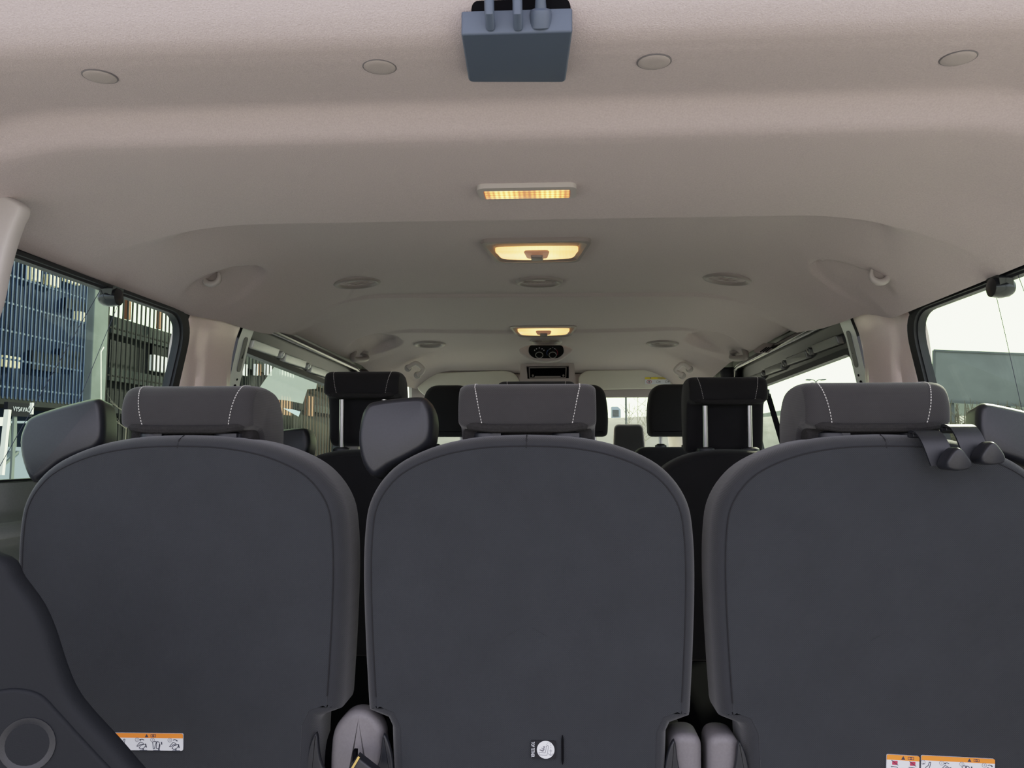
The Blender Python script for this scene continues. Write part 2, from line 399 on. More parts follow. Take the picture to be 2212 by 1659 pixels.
Ys = [y for y in lin(.60, 1.0, 70)] + lin(1.0, 1.27, 24)[1:] + lin(1.27, 1.36, 40)[1:] + lin(1.36, 2.24, 84)[1:] + lin(2.24, 2.33, 26)[1:] + lin(2.33, 2.82, 50)[1:] + lin(2.82, 2.95, 30)[1:] + lin(2.95, 3.92, 90)[1:]
ts = lin(-1, 1, 181)
def ceil_pt(t, Y):
    X = t * (interp(XE, Y)); return (X, Y, ceil_h(X, Y))
mb.grid(ceil_pt, ts, Ys)
# rolled lip along the cut edges
ceiling = struct('ceiling', mb, M['liner'], 'warm grey moulded fabric headliner spanning the whole van roof', 'ceiling', ang=60)
# roof skin above it, keeps the sky out
mb = MB(); mb.grid(lambda x, y: (x, y, .56 - .12 * (abs(x) / .85) ** 3 - .05 * sstep(3.2, 4.2, y)), lin(-.86, .86, 13), lin(.58, 4.1, 9))
struct('trim_1', mb, M['paint_dark'], 'painted metal roof skin above the headliner', 'van roof')
mb = MB(); mb.box((0, 2.4, -.92), (1.7, 4.6, .04)); struct('floor', mb, M['quarter'], 'dark vinyl floor of the van under the seats', 'floor')

WS = {-1: .785, 1: .80}
def wallx(h, s=-1): return WS[s] + (.2 * (.285 - h) if h < .285 else -.35 * (h - .285))
def side(s, off=0.0):
    return lambda u, v, w: (s * (wallx(v, s) + off + w), u, v)

def build_side(s, nm, who):
    S = side(s)
    # lower wall with pressed ribs
    def wp(Y, h):
        b = 0.0
        b += 0.02 * sstep(-.10, -.125, h) if False else 0.02 * (1 - sstep(-.125, -.10, h))
        b -= 0.025 * math.exp(-((h + .145) / .012) ** 2)
        return (s * (wallx(h, s) - .02 + b), Y, h)
    mb = MB(); mb.grid(lambda Y, h: wp(Y, h), lin(.62, 3.40, 24), [-.9, -.6, -.4, -.3] + lin(-.25, -.065, 40))
    mb.grid(lambda Y, h: (s * (wallx(h, s) - .012), Y, h), [1.0, 1.75], [-.075, -.055])
    mb.grid(lambda Y, h: (s * (wallx(h, s) - .02), Y, h), lin(3.40, 4.9, 10), lin(-.9, -.34, 5))
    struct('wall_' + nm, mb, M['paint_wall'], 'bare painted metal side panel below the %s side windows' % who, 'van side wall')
    # upper rail hidden behind the headliner
    mb = MB(); mb.grid(lambda Y, h: (s * (wallx(h, s) + .02), Y, h), lin(.62, 4.0, 14), lin(.298 if s < 0 else .286, .50, 8))
    struct('trim_2' if s < 0 else 'trim_3', mb, M['rubber'], 'dark roof rail above the %s side glass' % who, 'roof rail')
    # rear quarter window
    ht = .293 if s < 0 else .280; yfr = 1.705 if s < 0 else 1.675; DY = .01 if s < 0 else -.02
    op = roundpoly([(1.0, -.05), (yfr, -.05), (yfr, ht), (1.0, ht)], [.03, .05, .075, .02], 10)
    w = thing('window_1' if s < 0 else 'window_2', ('long rear side window on the driver side looking onto blue slatted building' if s < 0 else 'long rear side window on the passenger side looking onto pale sky'), 'window', (s * .85, 1.36, -.05), kind='structure')
    mb = MB(); mb.prism(inset(op, -.012), .002, .006, S); obj('glass_pane', mb, M['glass_dark'] if s < 0 else M['glass'], w)
    mb = MB(); op2 = roundpoly([(.95, -.10), (yfr + .045, -.10), (yfr + .045, ht + .012), (.95, ht + .012)], [.03, .05, .08, .02], 10); mb.ring(op2, op, -.004, .012, S); op3 = roundpoly([(.98, -.075), (yfr + .022, -.075), (yfr + .022, ht + .006), (.98, ht + .006)], [.03, .05, .08, .02], 10); mb.ring(op3, inset(op, -.004), -.010, .0, S)
    obj('rubber_seal', mb, M['rubber'], w)
    Yk = 1.40 if s < 0 else 1.335
    mb = MB(); mb.lathe([(.004, -.03), (.016, -.028), (.018, -.012), (.016, .0), (.012, .006)], S(Yk, ht - .012, 0), ax=(s, 0, 0), n=20)
    mb.prism(roundpoly([(Yk - .02, ht + .006), (Yk + .02, ht + .006), (Yk + .014, ht - .022), (Yk - .014, ht - .022)], .006), -.022, .0, S)
    obj('hinge_knob', mb, M['gloss'], w, label='round black hinge knob on the upper edge of the glass')
    for q in (((1.45, .29), (1.36, -.05)), ((1.38, .29), (1.22, -.05))):
        mb = MB(); (y0, h0), (y1, h1) = q
        if s > 0: y0, y1 = y0 - .08, y1 + .09 - .06
        mb.tube([S(y0 + (y1 - y0) * t, h0 + (h1 - h0) * t, -.001) for t in lin(0, 1, 5)], .0006, 5)
        obj('antenna_wire', mb, M['ink'], w)
    # painted C pillar: convex panel swept down the wall
    sec = [(1.745, .03), (1.755, .004), (1.775, -.004), (1.80, -.008), (1.83, -.018), (1.87, -.022), (1.92, -.023), (1.965, -.021), (1.985, -.018), (1.998, -.010), (2.0, -.002)]
    secs = crom(sec, 4, closed=False)
    mb = MB()
    hs = lin(-.9, -.1, 6) + lin(-.1, .33, 40)[1:]
    def cp(i, h):
        Y, o = secs[i]
        lean = .015 * sstep(.12, .26, h)                # swells a little under the headliner
        dent = .006 * math.exp(-((Y - 1.81) / .012) ** 2) * sstep(.24, .18, h) if False else .007 * math.exp(-((Y - 1.815) / .010) ** 2) * (1 - sstep(.17, .235, h))
        dent2 = -.006 * math.exp(-((Y - 1.945) / .008) ** 2) * (1 - sstep(.15, .22, h))
        return (s * (wallx(h, s) + o + lean + dent + dent2), Y + DY, h)
    mb.grid(lambda i, h: cp(int(i), h), range(len(secs)), hs)
    t = thing('trim_4' if s < 0 else 'trim_5', 'bare silver painted pillar between the rear window and sliding door, %s side' % who, 'door pillar', (s * .8, 1.9, -.9), kind='structure')
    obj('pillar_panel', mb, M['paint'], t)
    mb = MB(); mb.grid(lambda Y, h: (s * (wallx(h, s) - .006 + (.008 if Y > 2.07 else 0)), Y + DY, h), [1.995, 2.03, 2.066, 2.072, 2.085], hs)
    obj('door_flange', mb, M['paint_cool'], t, label='pale metal flange with a slot and screw holes')
    SF = lambda u, v, w: S(u + DY, v, w - .002)
    mb = MB(); mb.prism(roundpoly(rect(2.025, 2.05, .205, .298), .012), -.0055, -.004, SF); mb.prism(roundpoly(rect(2.033, 2.042, .24, .285), .004), -.0062, -.005, SF, mi=1)
    mb.prism(circle(.007, 14, (2.035, .165)), -.0058, -.004, SF, mi=1); mb.prism(circle(.003, 12, (2.04, .185)), -.0058, -.004, SF, mi=1)
    obj('flange_slot', mb, [M['paint_dark'], M['black']], t)
    # sliding door
    d = thing('door_1' if s < 0 else 'door_2', ('sliding door on the driver side, view of rust brown slats through its glass' if s < 0 else 'sliding door on the passenger side with pale sky through its glass'), 'sliding door', (s * .85, 2.7, -.9), kind='structure')
    S2 = side(s, .004)
    gl = roundpoly([(2.06, -.06), (3.22, -.06), (3.22, .226 if s < 0 else .226), (2.06, .262 if s < 0 else .246)], [.03, .04, .07, .03], 8)
    mb = MB(); mb.prism(inset(gl, -.01), .008, .012, S2); obj('glass_pane', mb, M['glass_dark'] if s < 0 else M['glass'], d)
    mb = MB(); mb.ring(inset(gl, -.016), gl, -.004, .02, S2); obj('rubber_seal', mb, M['rubber'], d)
    mb = MB(); out = roundpoly([(2.04, -.88), (3.30, -.88), (3.30, .37), (2.04, .37)], .03, 8)
    gl2 = inset(gl, -.012)
    def ang_res(o, n=72):   # resample a loop by direction, so two loops can be bridged
        c = (2.65, .08); res = []
        for k in range(n):
            a = 2 * PI * k / n; dx, dy = math.cos(a), math.sin(a); best = 0
            for i in range(len(o)):
                p, q = o[i], o[(i + 1) % len(o)]; ex, ey = q[0] - p[0], q[1] - p[1]; den = dx * ey - dy * ex
                if abs(den) < 1e-12: continue
                tt = ((p[0] - c[0]) * ey - (p[1] - c[1]) * ex) / den; uu = ((p[0] - c[0]) * dy - (p[1] - c[1]) * dx) / den
                if tt > 0 and -1e-6 <= uu <= 1 + 1e-6: best = max(best, tt)
            res.append((c[0] + dx * best, c[1] + dy * best))
        return res
    mb.ring(ang_res(out, 96), ang_res(gl2, 96), .006, .03, S2)
    obj('door_frame', mb, M['frame_dark'], d, label='dark painted door frame')
    # glossy bar and clip strip along the head of the door
    mb = MB()
    hb = lambda Y: .318 - .012 * (Y - 2.06)
    path = [S2(Y, hb(Y) + .022 - .10 * max(0, (Y - 3.16) / .14) ** 2, -.012) for Y in lin(2.06, 3.30, 24)]
    mb.tube(path, .013, 12); obj('head_bar', mb, M['gloss'], d)
    n = 4
    mb = MB()
    for k in range(n):
        y0 = 2.10 + k * .265; y1 = y0 + .20
        zz = .275 - .007 * k
        mb.prism(roundpoly(rect(y0, y1, zz, zz + .024), .005), -.012, .006, S2, .003, 0)
        mb.prism(circle(.011, 14, (y1 + .03, zz + .010)), -.014, .006, S2, .003, 0)
        mb.prism(circle(.006, 12, (y1 + .03, zz + .010)), -.018, -.012, S2)
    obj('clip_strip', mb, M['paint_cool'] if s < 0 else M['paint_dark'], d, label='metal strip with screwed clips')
    if s < 0:  # reflections in the glass, drawn as two translucent sheets
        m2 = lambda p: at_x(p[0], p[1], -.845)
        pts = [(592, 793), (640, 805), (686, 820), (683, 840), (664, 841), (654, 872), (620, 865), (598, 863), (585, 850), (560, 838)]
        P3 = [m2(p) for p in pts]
        mb = MB(); mb.add(P3, [tuple(range(len(P3)))]); obj('glass_reflection', mb, M['reflect'], d, label='pale reflection on the door glass, built as a translucent sheet')
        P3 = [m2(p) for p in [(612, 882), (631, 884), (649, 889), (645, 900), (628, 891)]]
        mb = MB(); mb.add(P3, [tuple(range(len(P3)))]); obj('glass_reflection', mb, M['reflect_blue'], d, label='small pale blue wedge of reflection on the door glass, built as a sheet')
    # B pillar, front door glass, A pillar
    mb = MB(); mb.prism(roundpoly(rect(3.30, 3.42, -.9, .34), .01), -.05, .04, S, .012, 0)
    struct('trim_6' if s < 0 else 'trim_7', mb, M['rubber'] if s > 0 else M['trim_dim'], 'pillar behind the front door on the %s side' % who, 'door pillar')
    w = thing('window_3' if s < 0 else 'window_4', 'front door window on the %s side, mostly hidden by headrests' % who, 'window', (s * .85, 3.9, -.1), kind='structure')
    op = roundpoly([(3.44, -.34), (4.75, -.34), (4.62, -.10), (3.95, .27), (3.44, .27)], .03)
    mb = MB(); mb.prism(op, .02, .024, S); obj('glass_pane', mb, M['glass_dark'], w)
    mb = MB(); mb.ring(inset(op, -.03), op, 0, .03, S); obj('rubber_seal', mb, M['rubber'], w)
    mb = MB()
    A0, A1 = Vector((s * .62, 3.86, .37)), Vector((s * .80, 4.85, -.14))
    for w_, tt in ((.10, .06),):
        pts = [A0.lerp(A1, q) for q in lin(-.06, 1, 14)]
        mb.tube(pts, [.062] + [.058 - .012 * q for q in lin(0, 1, 13)], 14)
    struct('trim_8' if s < 0 else 'trim_9', mb, M['trim'], 'pale trimmed windscreen pillar on the %s side' % who, 'windscreen pillar', ang=60)
build_side(-1, 'left', 'driver')
build_side(1, 'right', 'passenger')

# windscreen
w = thing('window_5', 'windscreen behind the front seats, bright hazy road and bare trees outside', 'windscreen', (0, 4.8, -.15), kind='structure')
def ws(u, v): return (u * (.60 + .17 * v), 3.94 + .92 * v - .06 * (1 - abs(u) ** 2) * 0, .345 - .50 * v)
mb = MB(); mb.grid(ws, lin(-1, 1, 9), lin(0, 1, 9)); obj('glass_pane', mb, M['glass'], w)
mb = MB(); mb.tube([ws(u, 0) for u in lin(-1, 1, 9)], .014, 8); mb.tube([ws(u, 1) for u in lin(-1, 1, 9)], .016, 8); obj('rubber_seal', mb, M['rubber'], w)
mb = MB(); mb.prism(roundpoly([(3.86, .30), (3.99, .31), (3.99, .42), (3.86, .42)], .01), -.66, .66, lambda u, v, w_: (w_, u, v - .05 * (w_ / .66) ** 2)); struct('trim_12', mb, M['liner'], 'headliner covered rail over the windscreen behind the sun visors', 'windscreen header')
# dashboard
t = thing('dashboard', 'dashboard running under the windscreen beyond the front seats', 'dashboard', (0, 4.6, -.9))
prof = crom([(4.15, -.86), (4.12, -.6), (4.05, -.35), (4.10, -.16), (4.22, -.075), (4.5, -.055), (4.86, -.10), (4.9, -.5), (4.9, -.86)], 5)
mb = MB(); mb.prism(prof, -.76, .76, lambda u, v, w_: (w_, u, v), .03, .03); obj('dash_body', mb, M['dash'], t)
mb = MB(); p0, p1 = at(1325, 918, 4.25), at(1392, 975, 4.25)
op = roundpoly([(p0.x, p1.z - .03), (p1.x + .004, p1.z - .03), (p1.x - .008, p0.z), (p0.x + .008, p0.z)], [.005, .005, .025, .025])
mb.prism(op, 4.25, 4.31, lambda u, v, w_: (u, w_, v), .012, .012); pod = obj('dash_pod', mb, M['fabric_dark'], t, label='dark upright pod with a pale rim standing up from the dashboard')
mb = MB(); mb.ring(inset(op, -.004), inset(op, .004), 4.262, 4.275, lambda u, v, w_: (u, w_, v)); obj('pod_rim', mb, M['trim'], pod, label='pale rim')

# driver-side rear pillar trim and dark quarter trim in front of the camera
mb = MB()
px = crom([(-80, 395), (-20, 410), (20, 424), (44, 440), (45, 458), (34, 482), (16, 535), (2, 590), (-20, 680), (-80, 800)], 4)
out = [(p.x, p.z) for p in (at(a, b, 1.02) for a, b in px)]
mb.prism(out, 1.02, 1.04, lambda u, v, w_: (u, w_, v), .014, .002, i0=.006)
struct('trim_10', mb, M['trim'], 'pale fabric covered rear pillar trim at the edge of the driver-side rear window', 'pillar trim', ang=60)
t = thing('trim_11', 'dark moulded luggage area side trim beside the outer seat of the driver side', 'side trim', tuple(at(60, 1600, .88)), kind='structure')
edge = crom([(-120, 1170), (0, 1206), (30, 1250), (72, 1308), (98, 1365), (124, 1445), (148, 1500), (182, 1545), (240, 1608), (298, 1675), (380, 1760)], 4, closed=False)
def qp(px_, py_, dy=0.0):   # sight line meets the slanted face of the trim, y = .86 + .25 (x + .55)
    d = ray(px_, py_); t_ = (.86 + dy + .25 * (EYE.x + .55)) / (d.y - .25 * d.x); return EYE + d * t_
eo = [qp(a, b) for a, b in edge]
out = [(p.x, p.z) for p in eo] + [(eo[-1].x - .4, eo[-1].z), (eo[0].x - .05, eo[-1].z)]
QF = lambda u, v, w_: (u, .86 + w_ + .25 * (u + .55), v)
mb = MB(); mb.prism(out, 0, .022, QF, .016, .004, i0=.010)
obj('trim_body', mb, M['quarter'], t, ang=60)
cv = crom([(-60, 1505), (0, 1490), (45, 1487), (90, 1500), (130, 1540), (180, 1595), (240, 1659), (300, 1720)], 5, closed=False)
cvw = [qp(a, b) for a, b in cv]
out = [(p.x, p.z) for p in cvw] + [(cvw[-1].x - .3, cvw[-1].z), (cvw[0].x, cvw[-1].z)]
mb = MB(); mb.prism(out, -.004, .01, QF, .004, 0)
obj('pocket_panel', mb, M['quarter'], t)
c = qp(62, 1606)
mb = MB(); n = 28
mb.lathe([(.030, .0), (.029, .0052), (.024, .0045), (.018, .002), (.008, .0005)], c, ax=(.24, -.97, 0), n=n)
obj('round_socket', mb, M['plastic'], t, label='round recessed socket cover in the trim')

# ================================================================== SEATS
def sp(dx, py): p = at(1137 + dx, py, 1.14); return (p.x - at(1137, py, 1.14).x, p.z)
TOP = at(1137, 938, 1.14).z
half = [sp(dx, py) for dx, py in [(0, 938), (95, 942), (187, 960), (265, 994), (312, 1035), (343, 1088), (355, 1150), (360, 1250), (358, 1400), (352, 1556)]]
low = [sp(dx, py) for dx, py in [(350, 1566), (308, 1582), (300, 1600), (298, 1700), (296, 1800)]]
MID_X = at(1137, 940, 1.14).x
def seat_outline(XSC=1.035):
    h = half; r = crom(h, 4, closed=False)
    right = [(x * XSC, z) for x, z in r + low]
    left = [(-x, z) for x, z in right[1:]][::-1]
    pts = left + right
    return pts                                           # from lower left over the top to lower right
KT = 0.05                                               # recline of the back
def shear(y0):
    return lambda u, v, w: (u, y0 + w + KT * max(0, TOP - v), v + EZ)

def headrest_profile(T):
    return roundpoly([(.010, T - .064), (.006, T - .030), (.022, T), (.075, T + .004), (.130, T - .006), (.158, T - .045), (.160, T - .11), (.146, T - .195), (.100, T - .205), (.076, T - .19), (.064, T - .11), (.056, T - .071)],
                     [.010, .02, .022, .03, .03, .03, .05, .02, .014, .02, .03, .012], 5)

def make_headrest(parent, T, raised, fab, y0=0.0, w=.205, base=0.0, bolt=True):
    """T = height of its top above the eye, in the seat's own frame"""
    prof = headrest_profile(T); hw = w / 2
    fn = lambda u, v, q: (q, y0 + u, v + EZ)
    mb = MB(); mb.prism(prof, -hw, hw, fn, .018, .018, seg=6, i0=.0085, i1=.0085)
    hr = obj('headrest', mb, fab, parent, local=True, ang=60)
    # padded felt lip under the overhang
    mb = MB(); z = T - .0665
    mb.tube([(x, y0 + .010 + .012 * sstep(.07, .10, abs(x)) , z + EZ + .004 - .004 * (1 - sstep(.05, .09, abs(x)))) for x in lin(-hw + .016, hw - .016, 25)], .0062, 8)
    obj('padded_lip', mb, M['felt'], hr, local=True)
    if not raised:
        mb = MB(); mb.prism(roundpoly(rect(.030, .075, T - .115, T - .064), .012), -hw + .006, hw - .006, fn, .006, .006); obj('felt_pocket', mb, M['felt'], hr, local=True)
    # dashed contrast stitching, over the rear face and top at both ends
    arc = [p for p in prof]
    i0 = min(range(len(arc)), key=lambda i: (arc[i][0] - .012) ** 2 + (arc[i][1] - (T - .06)) ** 2)
    walk = []
    k = i0
    for _ in range(len(arc)):
        walk.append(arc[k % len(arc)])
        if arc[k % len(arc)][0] > .09 and arc[k % len(arc)][1] > T - .02: break
        k += 1
    if len(walk) < 4 or walk[-1][1] < T - .03: walk = [arc[(i0 - j) % len(arc)] for j in range(20)]
    # resample
    L = [0]
    for a, b in zip(walk, walk[1:]): L.append(L[-1] + math.dist(a, b))
    def pos(q):
        for i in range(len(walk) - 1):
            if q <= L[i + 1]:
                t_ = (q - L[i]) / max(1e-9, L[i + 1] - L[i]); return Vector(walk[i]).lerp(Vector(walk[i + 1]), t_)
        return Vector(walk[-1])
    for sgn in (-1, 1):
        mb = MB(); q = .002
        while q < min(L[-1], .10):
            e = []
            for d in (0, .0026):
                p = pos(q + d); p2 = pos(q + d + .001); tn = (p2 - p); nr = Vector((-tn.y, tn.x)); nr = nr.normalized() if nr.length > 1e-9 else Vector((-1, 0))
                cand = p + nr * .0006
                if (cand - Vector((.08, T - .03))).length < (p - nr * .0006 - Vector((.08, T - .03))).length: cand = p - nr * .0006
                x = sgn * (hw - .026 + .012 * (q + d) / .06 * (1 if q < .06 else .06 / max(q, .06)))
                e.append((x - sgn * .010, y0 + cand.x, cand.y + EZ))
            mb.bar(e[0], e[1], .0011, .0008); q += .0044
        obj('stitching', mb, M['thread'], hr, local=True)
    for x in (-.058, .058):
        if raised:
            mb = MB(); mb.tube([(x, y0 + .036, T - .075 + EZ), (x, y0 + .036 + .004, base - .02 + EZ)], .0068, 14)
            obj('post', mb, M['steel'], hr, local=True, label='bare steel headrest post')
        mb = MB(); mb.lathe([(.022, -.012), (.024, .0), (.023, .006), (.016, .009), (.012, .010)], (x, y0 + .038, base + .004 + EZ), n=20)
        if bolt and not raised: mb.box((x + .012, y0 + .022, base + .006 + EZ), (.014, .012, .008))
        obj('post_collar', mb, M['plastic'], parent, local=True)
    return hr

def bolster_outline():
    px = [(776, 900), (786, 876), (803, 864), (860, 856), (908, 854), (922, 864), (932, 893), (932, 935), (920, 965), (880, 990), (840, 1010), (806, 1030), (780, 1000), (771, 948)]
    return crom([(p.x - MID_X, p.z) for p in (at(a, b, 1.168) for a, b in px)], 3)

def make_seat(name, label, loc, group, T, raised, mats, bolster=0, dz=0.0, detail=True, guide=None, xs=1.035):
    fab, border, headm = mats
    t = thing(name, label, 'seat', loc, group)
    out = seat_outline(xs if detail else .90); dzf = lambda fn: (lambda u, v, w: (lambda r: (r[0], r[1], r[2] + dz))(fn(u, v, w)))
    S = dzf(shear(0.0))
    mb = MB(); mb.prism(out, 0.0, .115, S, .034, .03, seg=6, i0=.016, i1=.02)
    br = obj('backrest', mb, border, t, local=True, ang=50)
    pan = inset(out, .0175)
    mb = MB(); mb.prism(pan, -.0012, .02, S); mb.dome(pan, (0, -.25), S, -.0012, -.005, 12, 2.5)
    obj('back_panel', mb, fab, br, local=True, ang=40)
    up = [p for p, q_ in zip(inset(out, .0172), out) if q_[1] > -.372]
    mb = MB(); mb.tube([S(u, v, -.0013) for u, v in up], .0009, 6); obj('seam', mb, M['seam'], br, local=True)
    if detail:
        p0 = inset(out, .0172)
        mb = MB(); mb.tube([S(0, TOP - .020, -.0015), S(0, TOP - .008, .0035), S(0, TOP - .001, .02)], .0009, 6); obj('seam', mb, M['seam'], br, local=True)
    make_headrest(t, T, raised, headm, .012, base=TOP + dz - .008)
    if bolster:
        o = guide if guide else [(bolster * -1 * u if bolster > 0 else u, v) for u, v in bolster_outline()]
        mb = MB()
        def BF(u, v, w): return (u + bolster * (.25 if guide else .0) * w, .026 + w + .10 * max(0, v - .02) - .0, v + EZ + dz - .10 * w)
        mb.prism(o, 0, .085, BF, .02, .02, seg=6, i0=.010, i1=.010)
        obj('belt_guide', mb, M['plastic'], t, local=True, ang=60, label='smooth black belt guide housing on the shoulder of the seat')
    # hinge covers either side of the base
    for sx in (-1, 1):
        wide = detail and bolster == -1 and ((guide is None and sx == -1) or (guide is not None and sx == 1))
        cx = sx * (.227 if detail else .195)
        o = roundpoly([(cx - .023, -.58), (cx + .023, -.58), (cx + .023, -.408), (cx - .023, -.408)], [.004, .004, .028 if sx < 0 else .02, .02 if sx < 0 else .028], 8)
        if wide and guide is None: o = roundpoly([(-.286, -.58), (-.212, -.58), (-.208, -.46), (-.212, -.405), (-.235, -.383), (-.262, -.383), (-.288, -.410), (-.292, -.46)], [.004, .004, .02, .02, .02, .02, .02, .02], 6)
        mb = MB(); mb.prism(o, .016, .055 if wide else .078, S, .012, .01)
        if not (wide and guide is not None): obj('hinge_cover', mb, M['cover'] if detail else M['plastic'], t, local=True, label='grey plastic hinge cover' if detail else None)
        if detail:
            o = crom([(cx - sx * .018, -.412), (cx - sx * .030, -.44), (cx - sx * .034, -.49), (cx - sx * .028, -.53), (cx + sx * .002, -.492), (cx - sx * .012, -.45)], 4)
            mb = MB(); mb.prism(o, .004, .012, S, .003, 0); obj('fabric_flap', mb, M['plastic'], t, local=True)
    # cushion and legs, on the far side of the back
    mb = MB(); o = roundpoly([(.09, -.56), (.09, -.44), (.50, -.42), (.55, -.47), (.54, -.56)], .03)
    cw = .246 if detail else .214; mb.prism(o, -cw, cw, lambda u, v, w: (w, u, v + EZ + dz), .03, .03); obj('cushion', mb, M['black'], t, local=True)  # cushion coloured black for the shade in the gaps between seats
    if not detail:
        mb = MB(); mb.prism(roundpoly([(.10, -.9), (.10, -.50), (.52, -.50), (.52, -.9)], .02), -.212, .212, lambda u, v, w: (w, u, v + EZ + (dz if v > -.8 else 0)), .006, .006); obj('seat_base_or_added_plinth', mb, M['black'], t, local=True)  # added black plinth, hides the sunlit floor behind the rear seat gaps
    for x in ((-.18, .18) if detail else ()):
        mb = MB(); mb.prism(roundpoly([(.14, -.9), (.14, -.55), (.20, -.55), (.26, -.70), (.45, -.55), (.50, -.55), (.34, -.9)], .01), x - .02, x + .02, lambda u, v, w: (w, u, v + EZ + (dz if v > -.8 else 0)), .003, .003)
        obj('leg', mb, M['plastic'], t, local=True)
    return t, S

MG = (M['fabric'], M['fabric_border'], M['fabric_head'])
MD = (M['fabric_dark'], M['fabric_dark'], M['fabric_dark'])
R3 = 1.14
seat_info = [
    (MID_X - .517, 'rear row seat beside the luggage side trim, orange headed warning sticker low on its back', .0960, -1),
    (MID_X, 'middle seat of the rear row with a round white child seat anchor sticker', .0970, -1),
    (MID_X + .508, 'rear row seat on the passenger side with two black hooks hanging from its headrest', .0970, 1)]
row3 = []
for x, lb, T, b in seat_info:
    gl_ = None
    if b == -1 and x < -.3: gl_ = crom([(p.x - x, p.z) for p in (at(q, r, 1.168) for q, r in [(39, 955), (47, 918), (62, 897), (110, 879), (160, 865), (196, 857), (212, 862), (220, 890), (222, 940), (208, 970), (170, 985), (130, 1003), (95, 1030), (66, 1040), (46, 1000)])], 3)
    if b == 1: gl_ = crom([(p.x - x, p.z) for p in (at(q, r, 1.168) for q, r in [(2112, 930), (2114, 888), (2124, 870), (2146, 868), (2220, 884), (2266, 896), (2296, 930), (2298, 985), (2282, 1034), (2250, 1024), (2212, 1002), (2160, 985), (2120, 965)])], 3)
    row3.append(make_seat('rear_seat', lb, (x, R3, -.9), 'rear row of charcoal fabric seats', T, False, MG, b, guide=gl_, xs=1.072 if x < -.3 else 1.035))
R2 = 2.07
for px_, lb, T, b in [(774, 'middle row seat on the driver side, headrest raised high on two steel posts', .210, -1),
                      (1158, 'centre seat of the middle row, only the flat dark top of its headrest showing', .181, 0),
                      (1580, 'middle row seat on the passenger side, raised headrest with white stitching and steel posts', .190, 0)]:
    x = at(px_, 900, R2).x
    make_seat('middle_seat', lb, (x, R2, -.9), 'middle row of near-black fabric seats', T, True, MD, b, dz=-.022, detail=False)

# ---- stickers
def on_back(x, h, S, lift=-.0066): return Vector(S(x, h, lift))
def sticker_fn(S, x0, h0, rot=0.0, lift=-.0068):
    cr, sr = math.cos(rot), math.sin(rot)
    return lambda u, v, w: S(x0 + u * cr - v * sr, h0 + u * sr + v * cr, lift - w)
def seat_glyph(mb, fn, cx, cy, s, kind, mi):
    """little line drawings of a seat being folded"""
    def line(pts, th=.0011):
        for a, b in zip(pts, pts[1:]):
            d = Vector(b) - Vector(a); nrm = Vector((-d.y, d.x)).normalized() * th / 2
            q = [Vector(a) - nrm, Vector(b) - nrm, Vector(b) + nrm, Vector(a) + nrm]
            mb.add([fn(cx + p.x * s, cy + p.y * s, .0004) for p in q], [(0, 1, 2, 3)], mi)
    if kind == 1:
        line([(-.5, -.3), (-.35, .0), (.0, .25), (.15, .8), (.4, .8), (.25, .1), (.1, -.3), (-.5, -.3)], .11); line([(-.5, .5), (-.9, .5)], .14); line([(-.1, -.4), (0, -.8)], .12)
    if kind in (2, 4):
        line([(-.9, -.3), (-.3, .4), (.2, .2), (.25, .0), (-.2, .05), (-.7, -.35), (-.9, -.3)], .11)
        line([(-.5, -.6), (-.2, -.15), (.2, -.05), (.6, .1), (.7, -.1), (.3, -.6), (-.1, -.75), (-.5, -.6)], .11); line([(.6, .1), (.75, -.5)], .2); line([(.2, -.65), (.2, -.9)], .2); line([(-.4, -.95), (.9, -.95)], .1)
        line([(-.3, .75), (.0, .85), (.35, .7)], .12)
        e = (-.3, .75) if kind == 2 else (.35, .7)
        line([(e[0] - .1, e[1] + .05), (e[0] + .1, e[1] - .12)], .2)
    if kind == 3:
        line([(-.8, .45), (-.7, -.7), (-.5, -.7), (-.35, -.1), (-.2, .3), (-.25, .5), (-.8, .45)], .11); line([(-.1, .5), (-.15, -.1), (-.2, -.6), (.2, -.7), (.45, -.2), (.3, .4), (-.1, .5)], .11)
        line([(.4, .1), (.25, -.9)], .22); line([(.7, .45), (.75, .0)], .2); line([(-.7, -.95), (.5, -.95)], .1)
    if kind == 5:   # crossed red block over a seat
        for q in (rect(-.4, .4, .35, .95),): mb.add([fn(cx + u * s, cy + v * s, .0003) for u, v in q], [(0, 1, 2, 3)], 4)
        line([(-.5, 1.0), (.5, .3)], .1); line([(-.6, .1), (.3, .05), (.5, -.2), (.6, -.6), (.3, -.6), (-.1, -.3), (-.5, -.35), (-.4, -.1)], .1)
